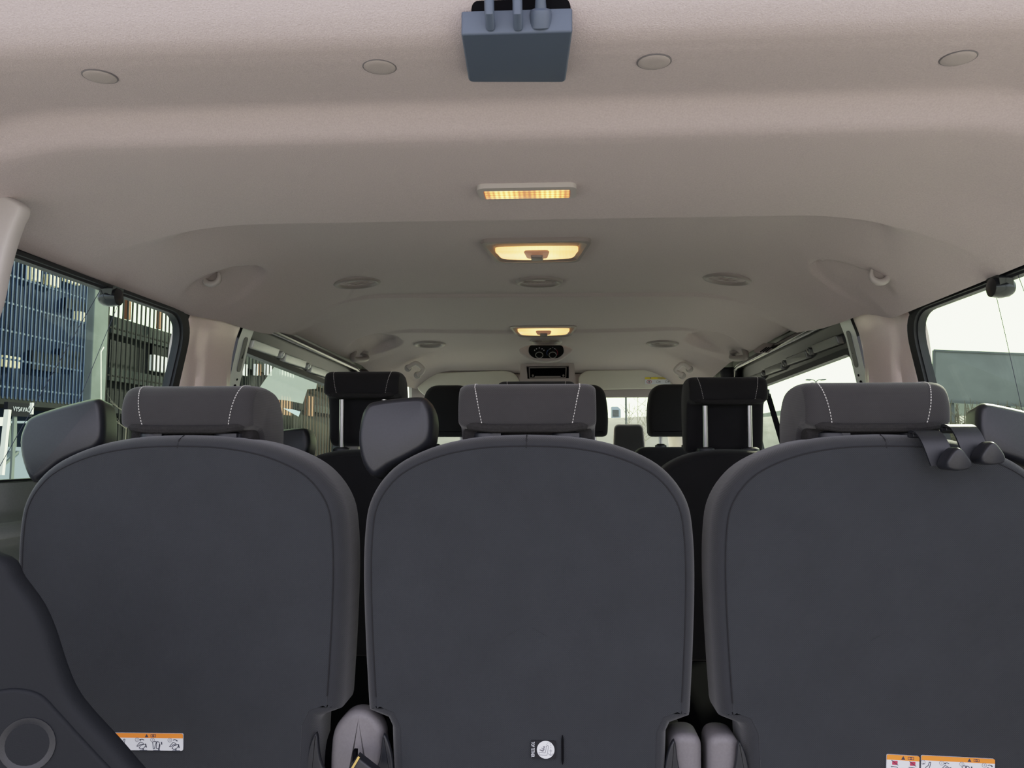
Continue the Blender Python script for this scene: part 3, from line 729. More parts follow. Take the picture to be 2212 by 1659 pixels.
def warning_sticker(t, S, corners, glyphs, tri, nlab=True):
    """corners: lower-left x, upper-left etc in seat coordinates: (x0, x1, h0, h1, rot)"""
    x0, x1, h0, h1, rot = corners; W, H = (x1 - x0), (h1 - h0); fn = sticker_fn(S, (x0 + x1) / 2, (h0 + h1) / 2, rot)
    mb = MB(); body = roundpoly(rect(-W / 2, W / 2, -H / 2, H / 2), .0025)
    mb.prism(body, -.002, .0002, fn)
    st = obj('warning_sticker', mb, M['white'], t, local=True, label='white sticker with an orange band and folding diagrams')
    hb = H * .27
    mb = MB(); mb.prism(roundpoly([(-W / 2, H / 2 - hb), (W / 2, H / 2 - hb), (W / 2, H / 2), (-W / 2, H / 2)], [0, 0, .0025, .0025]), 0, .0004, fn)
    obj('orange_band', mb, M['orange'], st, local=True)
    mb = MB(); cy = H / 2 - hb / 2
    mb.add([fn(tri + u * hb * .42, cy + v * hb * .42, .0006) for u, v in ((-1, -.85), (1, -.85), (0, .95))], [(0, 1, 2)], 0)
    o = roundpoly(rect(tri + hb * .9, tri + hb * 2.1, cy - hb * .3, cy + hb * .3), hb * .1); mb.ring(o, inset(o, hb * .1), .0004, .0006, fn); mb.ring([(u, v) for u, v in roundpoly(rect(tri + hb * 1.3, tri + hb * 1.7, cy - hb * .2, cy + hb * .2), hb * .1)], roundpoly(rect(tri + hb * 1.4, tri + hb * 1.6, cy - hb * .1, cy + hb * .1), hb * .1), .0004, .0006, fn)
    for k, (gx, kd) in enumerate(glyphs):
        seat_glyph(mb, fn, gx, -H * .15, H * .36, kd, 1 if kd != 5 else 1)
        if kd != 5:
            o = circle(.0032, 14, (gx - H * .30, H * .12)); mb.ring(o, inset(o, .0006), .0003, .0005, fn, 2)
            mb.text(str(kd), .0048, lambda u, v, w_: fn(u + gx - H * .30, v + H * .12, .0004), 0, 2)
    obj('printed_diagram', mb, [M['ink'], M['ink'], M['ink_grey'], M['white'], M['red']], st, local=True)
def on(seat_i, px, py):
    t, S = row3[seat_i]; Y = R3 + KT * .44 - .006; p = at(px, py, Y); return p.x - seat_info[seat_i][0], p.z
a0 = on(0, 222, 1619); a1 = on(0, 396, 1585)
warning_sticker(*row3[0], (a0[0], a1[0], a0[1], a1[1], .008), [(-.030, 1), (-.001, 2), (.022, 3), (.048, 4)], .006)
a0 = on(2, 1991, 1672); a1 = on(2, 2148, 1637)
warning_sticker(*row3[2], (a0[0], a1[0], a0[1], a1[1], -.03), [(-.040, 1), (-.015, 2), (.012, 3), (.042, 4)], .015)
a0 = on(2, 1916, 1672); a1 = on(2, 1985, 1632)
warning_sticker(*row3[2], (a0[0], a1[0], a0[1], a1[1], -.04), [(-.011, 5), (.013, 5)], .000)
# child seat anchor sticker
t, S = row3[1]
a0 = on(1, 1147, 1638); a1 = on(1, 1200, 1600); cx, cy = (a0[0] + a1[0]) / 2, (a0[1] + a1[1]) / 2; W, H = a1[0] - a0[0], a1[1] - a0[1]
fn = sticker_fn(S, cx, cy, -.01)
mb = MB(); mb.prism(roundpoly(rect(-W / 2, W / 2, -H / 2, H / 2), .002), -.002, .0002, fn); st = obj('anchor_sticker', mb, M['seam'], t, local=True, label='black sticker with a white disc showing a child seat and anchor')
mb = MB(); mb.prism(circle(H * .5, 36, (W * .1, 0)), 0, .0004, fn); obj('white_disc', mb, M['white'], st, local=True)
mb = MB()
def ln(pts, th=.0008, mi=0):
    for a, b in zip(pts, pts[1:]):
        d = Vector(b) - Vector(a)
        if d.length < 1e-6: continue
        nrm = Vector((-d.y, d.x)).normalized() * th / 2
        mb.add([fn(p.x, p.y, .0006) for p in (Vector(a) - nrm, Vector(b) - nrm, Vector(b) + nrm, Vector(a) + nrm)], [(0, 1, 2, 3)], mi)
q = H * .5
o = lambda u, v: (W * .1 + u * q, v * q)
ln([o(-.75, -.3), o(-.05, -.35), o(.1, .45), o(.25, .5), o(.33, .38), o(.15, -.6), o(-.7, -.6), o(-.78, -.38), o(-.75, -.3)])
ln([o(-.7, -.02), o(-.35, -.1), o(-.1, .4)], .0016); ln([o(-.7, -.02), o(-.3, -.18), o(-.15, .1)], .0012)
mb.add([fn(*o(-.24 + .08 * math.cos(k), .34 + .08 * math.sin(k)), .0006) for k in lin(0, 5.4, 7)], [tuple(range(7))], 0); ln([o(-.5, .2), o(-.28, .12)], .0012)
ln([o(.58, .1), o(.58, -.58)]); ln([o(.42, -.1), o(.74, -.1)]); ln([o(.28, -.38), o(.45, -.56), o(.58, -.6), o(.72, -.54), o(.86, -.38)])
for a in lin(0, PI, 6): ln([o(.32 + .27 * math.cos(a), .45 + .35 * math.sin(a)), o(.32 + .27 * math.cos(a + .3), .45 + .35 * math.sin(a + .3))])
ln([o(.59, .35), o(.585, .2)])
obj('anchor_pictogram', mb, M['ink_grey'], st, local=True)
mb = MB(); mb.text('TOP TETHER', .0068, lambda u, v, w_: fn(-W * .43 + v, -u, .0005), 0, 0, .55); obj('printed_text', mb, M['white'], st, local=True)
a0 = on(1, 1215, 1588); a1 = on(1, 1215, 1652)
mb = MB(); mb.tube([S(a0[0], v, -.0062) for v in lin(a0[1], a1[1], 8)], [.0006] + [.0016] * 6 + [.0006], 6); obj('anchor_slit', mb, M['black'], t, local=True, label='narrow black slit for the anchor strap')

# ---- buckle strap between the outer driver-side seat and the middle one
t = thing('seat_release_lever', 'black lever with a brass lit edge poking up between two rear seats', 'lever', tuple(at(775, 1655, 1.10)))
A, B = at(772, 1640, 1.12), at(745, 1690, 1.10)
mb = MB(); p = [at(a, b, 1.115) for a, b in ((772, 1633), (752, 1662), (746, 1690), (800, 1700), (846, 1690), (800, 1655))]
mb.prism([(v.x, v.z) for v in p], 1.112, 1.13, lambda u, v, w_: (u, w_, v), .003, 0); obj('lever_body', mb, M['plastic'], t)
mb = MB(); mb.bar(at(776, 1634, 1.110), at(756, 1668, 1.110), .0024, .003); obj('brass_edge', mb, M['brass'], t, label='bright brass coloured edge')
mb = MB(); p0, p1 = at(763, 1621, 1.158), at(770, 1645, 1.158); mb.box(((p0.x + p1.x) / 2, 1.160, (p0.z + p1.z) / 2), (p1.x - p0.x, .012, p0.z - p1.z)); obj('lever_slot', mb, M['black'], t)

# ---- hooks on the passenger-side headrest
def make_hook(p, label):
    """p: pixel anchors: strap top-left, strap top-right, foot-left, foot-right, hook tip box"""
    x0 = at(p[0], p[1], 1.13); x1 = at(p[2], p[3], 1.13); f = at(p[4], p[5], 1.125); g = at(p[6], p[7], 1.125)
    t = thing('headrest_hook', label, 'hook', tuple(f), 'black plastic hooks hung on the headrest post')
    mb = MB(); w = x1.x - x0.x; zt = (x0.z + x1.z) / 2; zb = f.z; sk = (f.x - x0.x)
    prof = [(1.150, zt - .008), (1.149, zt - .002), (1.144, zt + .001), (1.132, zt), (1.122, zt - .006), (1.115, zt - .02), (1.112, zb)]
    prof = crom(prof, 5, closed=False); th = .0035; vs, fs = [], []
    for y, z in prof:
        k = min(1, max(0, (zt - z) / (zt - zb)))
        for xx, dy in ((0, 0), (w, 0), (w, th), (0, th)): vs.append((x0.x + sk * k + xx - (.02 * w * k if xx else 0), y + dy, z + (th * .6 if dy and y > 1.13 else 0) * 0 - (dy if y > 1.13 else 0)))
    n = len(prof)
    for i in range(n - 1):
        for k in range(4): k2 = (k + 1) % 4; fs.append((i * 4 + k, i * 4 + k2, i * 4 + 4 + k2, i * 4 + 4 + k))
    fs += [(3, 2, 1, 0), tuple((n - 1) * 4 + k for k in range(4))]
    mb.add(vs, fs); obj('strap', mb, M['plastic'], t, label='flat bent strap')
    mb = MB(); ww = (g.x - f.x); cx = f.x + ww * .60
    o = crom([(cx - ww * .42, zb + .002), (cx - ww * .38, zb + .010), (cx - ww * .18, zb + .022), (cx + ww * .00, zb + .025), (cx + ww * .20, zb + .019), (cx + ww * .42, zb + .008), (cx + ww * .46, zb + .001), (cx + ww * .36, zb - .004), (cx, zb - .006), (cx - ww * .34, zb - .004)], 4)
    mb.prism(o, 1.084, 1.112, lambda u, v, w_: (u, w_ - .25 * max(0, v - zb), v), .010, .002, i0=.0035); obj('hook_tip', mb, M['plastic'], t, ang=60, label='upturned rounded hook')
    mb = MB(); mb.prism([(x0.x + w * .1, zt - .004), (x0.x + w * .9, zt - .004), (x0.x + w * .9, zt - .008), (x0.x + w * .1, zt - .008)], 1.140, 1.150, lambda u, v, w_: (u, w_, v), .001, .001); obj('clip', mb, M['plastic'], t)
make_hook((1974, 934, 2030, 928, 2002, 1006, 2064, 996), 'black plastic hook under the stitched headrest end, the lower of two hanging there')
make_hook((2046, 921, 2104, 914, 2074, 994, 2134, 984), 'black plastic hook next to the belt guide housing, the upper of two hanging there')

# ---- front row
def front_seat(px_, T, label):
    x = at(px_, 900, 3.0).x; t = thing('front_seat', label, 'seat', (x, 3.0, -.9), 'front row of black seats')
    tz = EZ
    o = roundpoly([(-.098, T - .20), (.098, T - .20), (.103, T - .10), (.085, T), (-.085, T), (-.103, T - .10)], [.02, .02, .06, .06, .06, .06], 8)
    mb = MB(); mb.prism(o, 0, .10, lambda u, v, w: (u, w, v + tz), .03, .03, seg=6, i0=.02, i1=.02); hr = obj('headrest', mb, M['fabric_dark'], t, local=True, ang=60)
    for sx in (-.05, .05):
        mb = MB(); mb.tube([(sx, .05, T - .19 + tz), (sx, .05, -.02 + tz)], .007, 10); obj('post', mb, M['steel'], hr, local=True)
        mb = MB(); mb.lathe([(.022, -.01), (.022, .006), (.012, .012)], (sx, .05, .008 + tz), n=16); obj('post_collar', mb, M['plastic'], t, local=True)
    o = roundpoly([(-.165, -.6), (.165, -.6), (.172, -.15), (.15, .008), (-.15, .008), (-.172, -.15)], [.03, .03, .1, .05, .05, .1], 6)
    mb = MB(); mb.prism(o, 0.0, .13, lambda u, v, w: (u, w + .06 * max(0, -v), v + tz), .03, .03); obj('backrest', mb, M['fabric_dark'], t, local=True, ang=50)
    mb = MB(); mb.prism(roundpoly([(.1, -.56), (.1, -.44), (.52, -.42), (.58, -.48), (.56, -.56)], .03), -.165, .165, lambda u, v, w: (w, u, v + tz), .03, .03); obj('cushion', mb, M['fabric_dark'], t, local=True)
    mb = MB(); mb.prism(roundpoly([(.12, -.9), (.12, -.55), (.52, -.55), (.52, -.9)], .02), -.15, .15, lambda u, v, w: (w, u, v + tz)); obj('seat_base_or_added_plinth', mb, M['plastic'], t, local=True)
front_seat(966, .247, 'driver seat, black rounded headrest behind the tilted belt guide housing')
front_seat(1257, .247, 'centre front seat, black headrest edge glowing against the windscreen')
front_seat(1459, .247, 'front passenger seat, black rounded headrest below the airbag label on the visor')

# ================================================================== CEILING FITTINGS
def cz(x, y): return ceil_h(x, y)
def hang(px, py):
    """meet the headliner along the sight line, so that a fitting sits on it"""
    d = ray(px, py); lo, hi = .62, 3.9; t = lo
    prev = None
    for i in range(900):
        y = lo + (hi - lo) * i / 899; p = EYE + d * (y / d.y)
        if abs(p.x) < interp(XE, y) and p.z >= cz(p.x, y): return p
    return EYE + d * (hi / d.y)
# screw covers
for px_, py_, lb in [(216, 163, 'round fabric covered clip at the driver-side end of the rear header'), (820, 142, 'round fabric covered clip in the header between outer clip and black latch'),
                     (1413, 131, 'round fabric covered clip beyond the black latch on the passenger side'), (2070, 123, 'round faint clip at the passenger-side end of the rear header')]:
    p = hang(px_, py_); t = thing('headliner_clip', lb, 'trim clip', tuple(p), 'round clips along the rear header')
    e = .01; nx = -(cz(p.x + e, p.y) - cz(p.x - e, p.y)) / (2 * e); ny = -(cz(p.x, p.y + e) - cz(p.x, p.y - e)) / (2 * e)
    ax = Vector((nx, ny, 1)).normalized() * -1
    mb = MB(); mb.lathe([(.0165, -.003), (.0168, .002), (.0158, .0026), (.010, .0032), (.003, .0033)], p, ax=ax, n=32); obj('clip_head', mb, M['clip'], t, ang=60)
    mb = MB(); mb.tube([Vector(p) + ax * .001 + (Vector((1, 0, 0)) - ax * ax.x).normalized() * .0172 * math.cos(a) + ax.cross((Vector((1, 0, 0)) - ax * ax.x).normalized()) * .0172 * math.sin(a) for a in lin(0, 2 * PI, 33)[:-1]], .0011, 6, closed=True); obj('clip_gap', mb, M['cover'], t)

# black latch box at the rear header
Z0 = at(1118, 72, .715).z; yb = .715
t = thing('tailgate_latch', 'black box with two prongs and a cable plug under the rear header', 'latch', (0.01, .76, Z0))
xl, xr = at(996, 70, yb).x, at(1237, 66, yb).x; yf = .815
xl2, xr2 = at(1013, 163, yf).x, at(1222, 172, yf).x
def LB(u, v, w):   # u 0..1 across, v height, w depth
    q = (w - yb) / (yf - yb); a = xl + (xl2 - xl) * q; b = xr + (xr2 - xr) * q; return (a + (b - a) * u, w, v)
mb = MB(); o = roundpoly(rect(0, 1, Z0, Z0 + .0225), 0)
W = xr - xl
def LB2(u, v, w): q = (v - yb) / (yf - yb); a = xl + (xl2 - xl) * q; b = xr + (xr2 - xr) * q; return (a + (b - a) * (u / W), v, w)
plan = roundpoly([(0, yb), (W, yb), (W, yf + .004), (0, yf - .002)], [.003, .003, .007, .007])
mb.prism(plan, Z0, Z0 + .0235, LB2, .0025, .001); obj('latch_box', mb, M['latch'], t)
mb = MB(); zA, zB = Z0 + .0235, Z0 + .052
x0, x1 = at(1027, 35, yb).x, at(1205, 35, yb).x
mb.prism(rect(x0, x1, Z0 + .02, zB), yb + .004, yb + .05, lambda u, v, w: (u, w, v), .002, 0); obj('back_plate', mb, M['latch'], t)
for pa in (1059, 1119):
    mb = MB(); a = at(pa, 50, yb - .004); mb.tube([a + Vector((0, .004, -.002)), a + Vector((0, -.010, .004)), a + Vector((0, -.014, .020)), a + Vector((0, -.006, .06))], .0046, 12); obj('prong', mb, M['latch'], t)
a = at(1168, 50, yb); mb = MB(); mb.lathe([(.010, -.002), (.0105, .010), (.0095, .0135), (.0055, .015), (.0042, .030), (.0034, .055)], a + Vector((0, .004, 0)), ax=(0, -.55, .84), n=20); obj('cable_plug', mb, M['latch'], t)
mb = MB(); xa, xb = at(1012, 10, .70).x, at(1234, 10, .70).x
mb.prism(roundpoly(rect(xa, xb, yb + .002, yb + .06), .008), Z0 + .0225, Z0 + .05, lambda u, v, w: (u, v, w)); obj('mounting_recess', mb, M['black'], t)

# long cargo lamp
p = hang(1138, 407); px0 = hang(1032, 407).x; px1 = hang(1245, 405).x
cx, cy, czz = (px0 + px1) / 2, p.y, cz((px0 + px1) / 2, p.y)
sl = (cz(cx, cy + .03) - cz(cx, cy - .03)) / .06
t = thing('cargo_lamp', 'long narrow lit amber lamp in the rear of the headliner', 'ceiling lamp', (cx, cy, czz))
def CF(u, v, w): return (cx + u, cy + v, czz + sl * v - w)
W = (px1 - px0) / 2
mb = MB(); o = roundpoly(rect(-W, W, -.026, .030), .014, 8); i = roundpoly(rect(-W + .009, W - .009, -.012, .024), .003, 8)
mb.ring(o, i, -.003, .007, CF); mb.prism(i, -.003, .003, CF); obj('frame', mb, M['trim'], t)
mb = MB(); mb.prism(inset(i, .001), .002, .0075, CF, 0, .001); ln_ = obj('lens', mb, M['lens_cells'], t, label='glowing amber cellular lens')

def dome_lamp(pxl, pxr, pyr, pyf, label):
    pr = hang((pxl + pxr) / 2, pyr); pf = hang((pxl + pxr) / 2, pyf)
    x0, x1 = hang(pxl, pyr + 6).x, hang(pxr, pyr + 6).x; cx = (x0 + x1) / 2; y0, y1 = pr.y, max(pf.y, pr.y + .17)
    y1 = min(y1, y0 + .22); cy = (y0 + y1) / 2; c0 = cz(cx, cy); s_ = (cz(cx, y1) - cz(cx, y0)) / (y1 - y0); D = (y1 - y0) / 2; W = (x1 - x0) / 2
    t = thing('dome_lamp', label, 'ceiling lamp', (cx, cy, c0), 'lit dome lamps along the headliner')
    fn = lambda u, v, w: (cx + u, cy + v, c0 + s_ * v - w)
    def trap(k, kd=None, r=.03):
        kd = kd or k
        return roundpoly([(-W * k, -D * kd), (W * k, -D * kd), (W * .80 * k, D * kd), (-W * .80 * k, D * kd)], r, 10)
    o = trap(1); i = trap(.93, .88, .028); i2 = trap(.80, .62, .02)
    mb = MB(); mb.ring(o, i, -.004, .009, fn); obj('bezel', mb, M['trim_dim'], t)
    n = len(o); mb = MB(); mb.add([fn(u, v, .008) for u, v in i] + [fn(u, v + .006, .001) for u, v in i2], [(k, (k + 1) % n, n + (k + 1) % n, n + k) for k in range(n)]); mb.prism(i2, -.004, .001, lambda u, v, w: fn(u, v + .006, w))
    obj('reflector_tray', mb, M['trim_dim'], t)
    lw = W * .74
    le = crom([(-lw, -D * .26), (-lw * .5, -D * .30), (0, -D * .31), (lw * .5, -D * .30), (lw, -D * .26), (lw * 1.0, D * .05), (lw * .9, D * .42), (lw * .5, D * .54), (0, D * .57), (-lw * .5, D * .54), (-lw * .9, D * .42), (-lw * 1.0, D * .05)], 4)
    mb = MB(); mb.prism(le, 0, .0115, fn, 0, .004); obj('lens', mb, M['lens_ribs'], t, label='glowing amber ribbed lens')
    mb = MB(); ce = roundpoly([(-lw * .33, -D * .32), (lw * .33, -D * .32), (lw * .26, D * .36), (-lw * .26, D * .36)], .012, 6); mb.prism(ce, .010, .0135, fn, 0, .002); obj('switch_plate', mb, M['lens_centre'], t, label='translucent pinkish switch plate')
    mb = MB(); mb.prism(roundpoly(rect(-lw * .155, lw * .155, -D * .02, D * .40), .006, 5), .012, .019, fn, 0, .003); obj('switch', mb, M['trim_dim'], t)
    return t
dome_lamp(1036, 1279, 512, 566, 'larger looking lit dome lamp between the cargo lamp and the rear vent row')
dome_lamp(1101, 1247, 703, 722, 'lit dome lamp just behind the black climate control panel')

# vents
def vent(px_, py_, label, r=.064, grp=None):
    p = hang(px_, py_); cx, cy = p.x, p.y; c0 = cz(cx, cy); e = .04
    sx, sy = (cz(cx + e, cy) - cz(cx - e, cy)) / (2 * e), (cz(cx, cy + e) - cz(cx, cy - e)) / (2 * e)
    t = thing('air_vent', label, 'air vent', tuple(p), grp)
    fn = lambda u, v, w: (cx + u, cy + v, c0 + sx * u + sy * v - w)
    mb = MB(); n = 40; rings = [(r, -.004), (r * .985, .004), (r * .93, .008), (r * .84, .0085), (r * .74, .005), (r * .70, .001), (r * .70, -.007)]
    vs = [fn(a * math.cos(2 * PI * k / n), a * math.sin(2 * PI * k / n), w) for a, w in rings for k in range(n)]
    mb.add(vs, [(i * n + k, i * n + (k + 1) % n, (i + 1) * n + (k + 1) % n, (i + 1) * n + k) for i in range(len(rings) - 1) for k in range(n)]); obj('bezel', mb, M['trim_dim'], t, ang=50)
    mb = MB(); mb.prism(circle(r * .71, 32), -.006, -.004, fn); obj('duct', mb, M['black'], t)
    for k in range(5):
        v = (-.62 + k * .31) * r * .72 * 1.05; hw = math.sqrt(max(0, (r * .69) ** 2 - v * v))
        mb = MB(); vs = [fn(sg * hw, v + dv, w) for sg in (-1, 1) for dv, w in ((-.0036, .0020), (.0008, .0000), (.0014, .0006), (-.0028, .0027))]
        mb.add(vs, [(0, 1, 2, 3), (7, 6, 5, 4), (0, 4, 5, 1), (1, 5, 6, 2), (2, 6, 7, 3), (3, 7, 4, 0)]); obj('slat', mb, M['trim_light'], t)
    mb = MB(); mb.prism(roundpoly(rect(-r * .26, r * .26, -r * .62, -r * .42), .004), -.002, .0065, fn, 0, .002); obj('thumb_tab', mb, M['trim'], t)
G1, G2 = 'round vents behind the rear dome lamp', 'round vents near the climate panel'
vent(772, 608, 'round slatted vent nearest the driver-side coat hook', grp=G1)
vent(1165, 606, 'round slatted vent straight below the larger looking dome lamp', grp=G1)
vent(1570, 600, 'round slatted vent nearest the passenger-side coat hook', grp=G1)
vent(928, 742, 'small looking round vent next to the driver-side grab handle hollow', grp=G2)
vent(1179, 736, 'small looking round vent between the dome lamp and climate panel', grp=G2)
vent(1431, 741, 'small looking round vent next to the passenger-side grab handle hollow', grp=G2)

# coat hooks
def coat_hook(px_, py_, s, label):
    p = hang(px_, py_); t = thing('coat_hook', label, 'hook', tuple(p), 'coat hooks in the headliner hollows'); b = Vector(p) + Vector((-s * .004, -.012, -.004))
    k = crom([(-.021, .013), (-.023, .000), (-.018, -.012), (-.006, -.018), (.008, -.017), (.018, -.010), (.023, .004), (.021, .020)], 4, closed=False)
    mb = MB(); mb.tube([(b.x + s * u * .74, b.y, b.z + v * .8) for u, v in k], [0.003 + .0042 * math.sin(PI * min(1, max(0, i / (len(k) - 1)))) for i in range(len(k))], 12); obj('hook_tip', mb, M['vent'], t, ang=60)
    mb = MB(); mb.prism(crom([(-.018, .004), (-.014, -.010), (0, -.014), (.014, -.009), (.019, .004), (.012, .022), (-.010, .020)], 4), .004, .022, lambda u, v, w: (b.x + s * u * .74, b.y + w, b.z + v * .8), .002, 0); obj('mounting_plate', mb, M['trim_dim'], t)
coat_hook(458, 598, -1, 'pale plastic coat hook in the hollow above the driver-side pillar')
coat_hook(1900, 592, 1, 'pale plastic coat hook in the hollow above the passenger-side pillar')

# recessed grab handles by the B pillars
def grab(pa, pb, s, label):
    a, b = hang(*pa), hang(*pb)
    t = thing('recessed_grab_handle', label, 'grab handle', tuple(a), 'grab handles in the headliner hollows')
    mb = MB(); c = [Vector(a) + Vector((0, 0, .0)), Vector(a) + Vector((-s * .01, .01, -.022)), Vector(b) + Vector((0, -.01, -.026)), Vector(b) + Vector((0, 0, .004))]
    path = [Vector(q) for q in crom(c, 6, closed=False)]
    mb.tube(path, .011, 12); obj('grip', mb, M['trim_dim'], t, ang=60)
    mb = MB(); mb.lathe([(.022, -.004), (.021, .006), (.014, .010)], a, ax=(0, 0, -1), n=18); obj('end_cap', mb, M['trim_dim'], t)
grab((785, 762), (765, 762), -1, 'dim grab handle in the hollow near the driver-side raised headrest')
grab((1588, 760), (1608, 757), 1, 'dim grab handle in the hollow near the slotted trim vent')

# small slotted trim by the passenger-side headliner edge
A = [at(a, b, 2.62) for a, b in ((1630, 763), (1652, 748), (1676, 748), (1660, 762))]
t = thing('slotted_trim', 'small slotted trim cover at the headliner edge over the passenger-side sliding door', 'trim cover', tuple(A[0]))
mb = MB(); q0 = hang(1636, 757); 
mb = MB(); cxs = [Vector(q) for q in A]
mb.add([tuple(q) for q in cxs] + [tuple(q + Vector((0, .008, .012))) for q in cxs], [(0, 1, 2, 3), (7, 6, 5, 4), (0, 4, 5, 1), (1, 5, 6, 2), (2, 6, 7, 3), (3, 7, 4, 0)]); obj('cover_plate', mb, M['trim_dim'], t)
for k in (.3, .5, .7):
    a, b = cxs[0].lerp(cxs[3], k), cxs[1].lerp(cxs[2], k); mb = MB(); mb.bar(a.lerp(b, .15) + Vector((0, -.002, 0)), a.lerp(b, .85) + Vector((0, -.002, 0)), .005, .003); obj('slot', mb, M['black'], t)

# climate control panel
Yc = 3.05
t = thing('climate_panel', 'black climate control panel with two rotary knobs set in the headliner', 'control panel', tuple(at(1179, 776, Yc)))
def P(px_, py_): p = at(px_, py_, Yc); return (p.x, p.z)
def tiltf(hz, k=1.0): return lambda u, v, w: (u, Yc + w + k * (hz - v), v)
hz = P(1179, 776)[1]
TF = lambda u, v, w: (u, Yc + w - .9 * (v - hz), v)
def PY(px_, py_):   # pixel onto the tilted plane of the panel
    d = ray(px_, py_); t_ = (Yc + .9 * hz - EYE.y - .9 * EYE.z) / (d.y + .9 * d.z); p = EYE + d * t_; return (p.x, p.z)
hous = crom([PY(*q) for q in ((1121, 756), (1136, 747), (1160, 745), (1200, 745), (1222, 747), (1237, 755), (1222, 768), (1206, 777), (1180, 781), (1152, 777), (1134, 768))], 4)
mb = MB(); mb.prism(hous, -.0, .06, TF, .006, 0, i0=.006); obj('housing', mb, M['liner'], t, ang=60)
fp = roundpoly([PY(*q) for q in ((1141, 763), (1143, 746), (1216, 746), (1219, 763), (1206, 774), (1153, 774))], .012, 6)
mb = MB(); mb.prism(fp, -.005, .01, TF, .002, 0); fc = obj('face_plate', mb, M['gloss'], t)
mb = MB()
for k, (a, b) in enumerate(((1155, 757), (1159, 754), (1165, 752), (1171, 754), (1175, 757))):
    q = PY(a, b); mb.add([TF(q[0] + du, q[1] + dv, -.0056) for du, dv in ((-.0016, -.0014), (.0016, -.0014), (.0016, .0014), (-.0016, .0014))], [(0, 1, 2, 3)], 0)
for (a, b), (c_, d_) in (((1186, 755), (1190, 753)), ((1197, 753), (1201, 755)), ((1193, 751), (1195, 751))):
    mb.bar(TF(*PY(a, b), -.0056), TF(*PY(c_, d_), -.0056), .0016, .0006)
for mi, rng in ((1, lin(PI * .75, PI * 1.15, 6)), (2, lin(-PI * .15, PI * .25, 6))):
    c_ = PY(1193, 763); pts = [TF(c_[0] + .021 * math.cos(a), c_[1] + .016 * math.sin(a), -.0056) for a in rng]; mb.tube(pts, .0006, 5, mi)
obj('dial_marks', mb, [M['white'], M['blueprint'], M['red']], fc)
for a in (1165, 1194):
    q = PY(a, 766); mb = MB(); c3 = Vector(TF(q[0], q[1], -.005)); axn = Vector((0, -1, -.9)).normalized()
    mb.lathe([(.0145, 0), (.014, .0035), (.012, .0045)], c3, ax=axn, n=28); kn = obj('knob', mb, M['gloss'], t)
    u_ = Vector((1, 0, 0)); v_ = axn.cross(u_); mb = MB(); mb.tube([c3 + axn * .0042 + (u_ * math.cos(g) + v_ * math.sin(g)) * .0142 for g in lin(0, 2 * PI, 33)[:-1]], .0012, 6, closed=True); obj('chrome_ring', mb, M['steel'], kn)

# overhead storage box between the visors
Yo = 3.62
t = thing('overhead_console', 'open overhead storage box with a clear flap between the sun visors', 'storage box', tuple(at(1187, 818, Yo)))
def Q(px_, py_, Y=Yo): p = at(px_, py_, Y); return (p.x, p.z)
XZ = lambda u, v, w: (u, w, v)
o = [Q(*q) for q in ((1125, 786), (1240, 784), (1243, 822), (1243, 850), (1122, 850), (1122, 822))]
i = [Q(*q) for q in ((1137, 791), (1229, 790), (1229, 812), (1229, 817), (1139, 818), (1139, 812))]
mb = MB(); mb.ring(o, i, Yo, Yo + .12, XZ); obj('console_body', mb, M['liner'], t)
mb = MB(); mb.prism([Q(*q) for q in ((1136, 790), (1230, 789), (1230, 819), (1138, 819))], Yo + .05, Yo + .06, XZ); obj('inner_back', mb, M['black'], t)
mb = MB(); o2 = roundpoly([Q(*q) for q in ((1142, 793), (1224, 792), (1223, 816), (1143, 817))], .005, 4); mb.ring(o2, inset(o2, .004), Yo + .006, Yo + .016, XZ); obj('flap_frame', mb, M['trim_dim'], t)
mb = MB(); mb.box((Q(1183, 816)[0], Yo + .012, Q(1183, 813.5)[1]), (.12, .01, .006)); mb.lathe([(.005, 0), (.005, .008), (.002, .01)], (Q(1151, 811)[0], Yo + .01, Q(1151, 811)[1]), ax=(0, -1, 0), n=12); mb.lathe([(.005, 0), (.005, .008), (.002, .01)], (Q(1217, 811)[0], Yo + .01, Q(1217, 811)[1]), ax=(0, -1, 0), n=12); obj('flap_hinge', mb, M['trim_dim'], t)

# sun visors
Yv = 3.80
def visor(pts, label, hinge):
    o = roundpoly([(lambda p: (p.x, p.z))(at(a, b, Yv)) for a, b in pts], .02, 6)
    cx = sum(p[0] for p in o) / len(o); cz_ = max(p[1] for p in o)
    t = thing('sun_visor', label, 'sun visor', (cx, Yv, cz_))
    mb = MB(); mb.prism(o, Yv - .008, Yv + .014, lambda u, v, w: (u, w + .15 * (cz_ - v), v), .008, .008, i0=.006, i1=.006); obj('visor_flap', mb, M['visor'], t, ang=60)
    mb = MB(); a = at(hinge[0], hinge[1], Yv); b = at(hinge[2], hinge[3], Yv); mb.tube([a, b], .007, 10); obj('hinge_rod', mb, M['trim'], t)
    return t
visor([(904, 807), (1092, 800), (1112, 806), (1128, 832), (1120, 852), (918, 856), (900, 840)], 'folded down pale sun visor above the driver seat', (900, 803, 930, 802))
pv = visor([(1250, 812), (1266, 800), (1470, 797), (1478, 838), (1250, 842)], 'folded down sun visor carrying the airbag warning label', (1462, 795, 1478, 797))
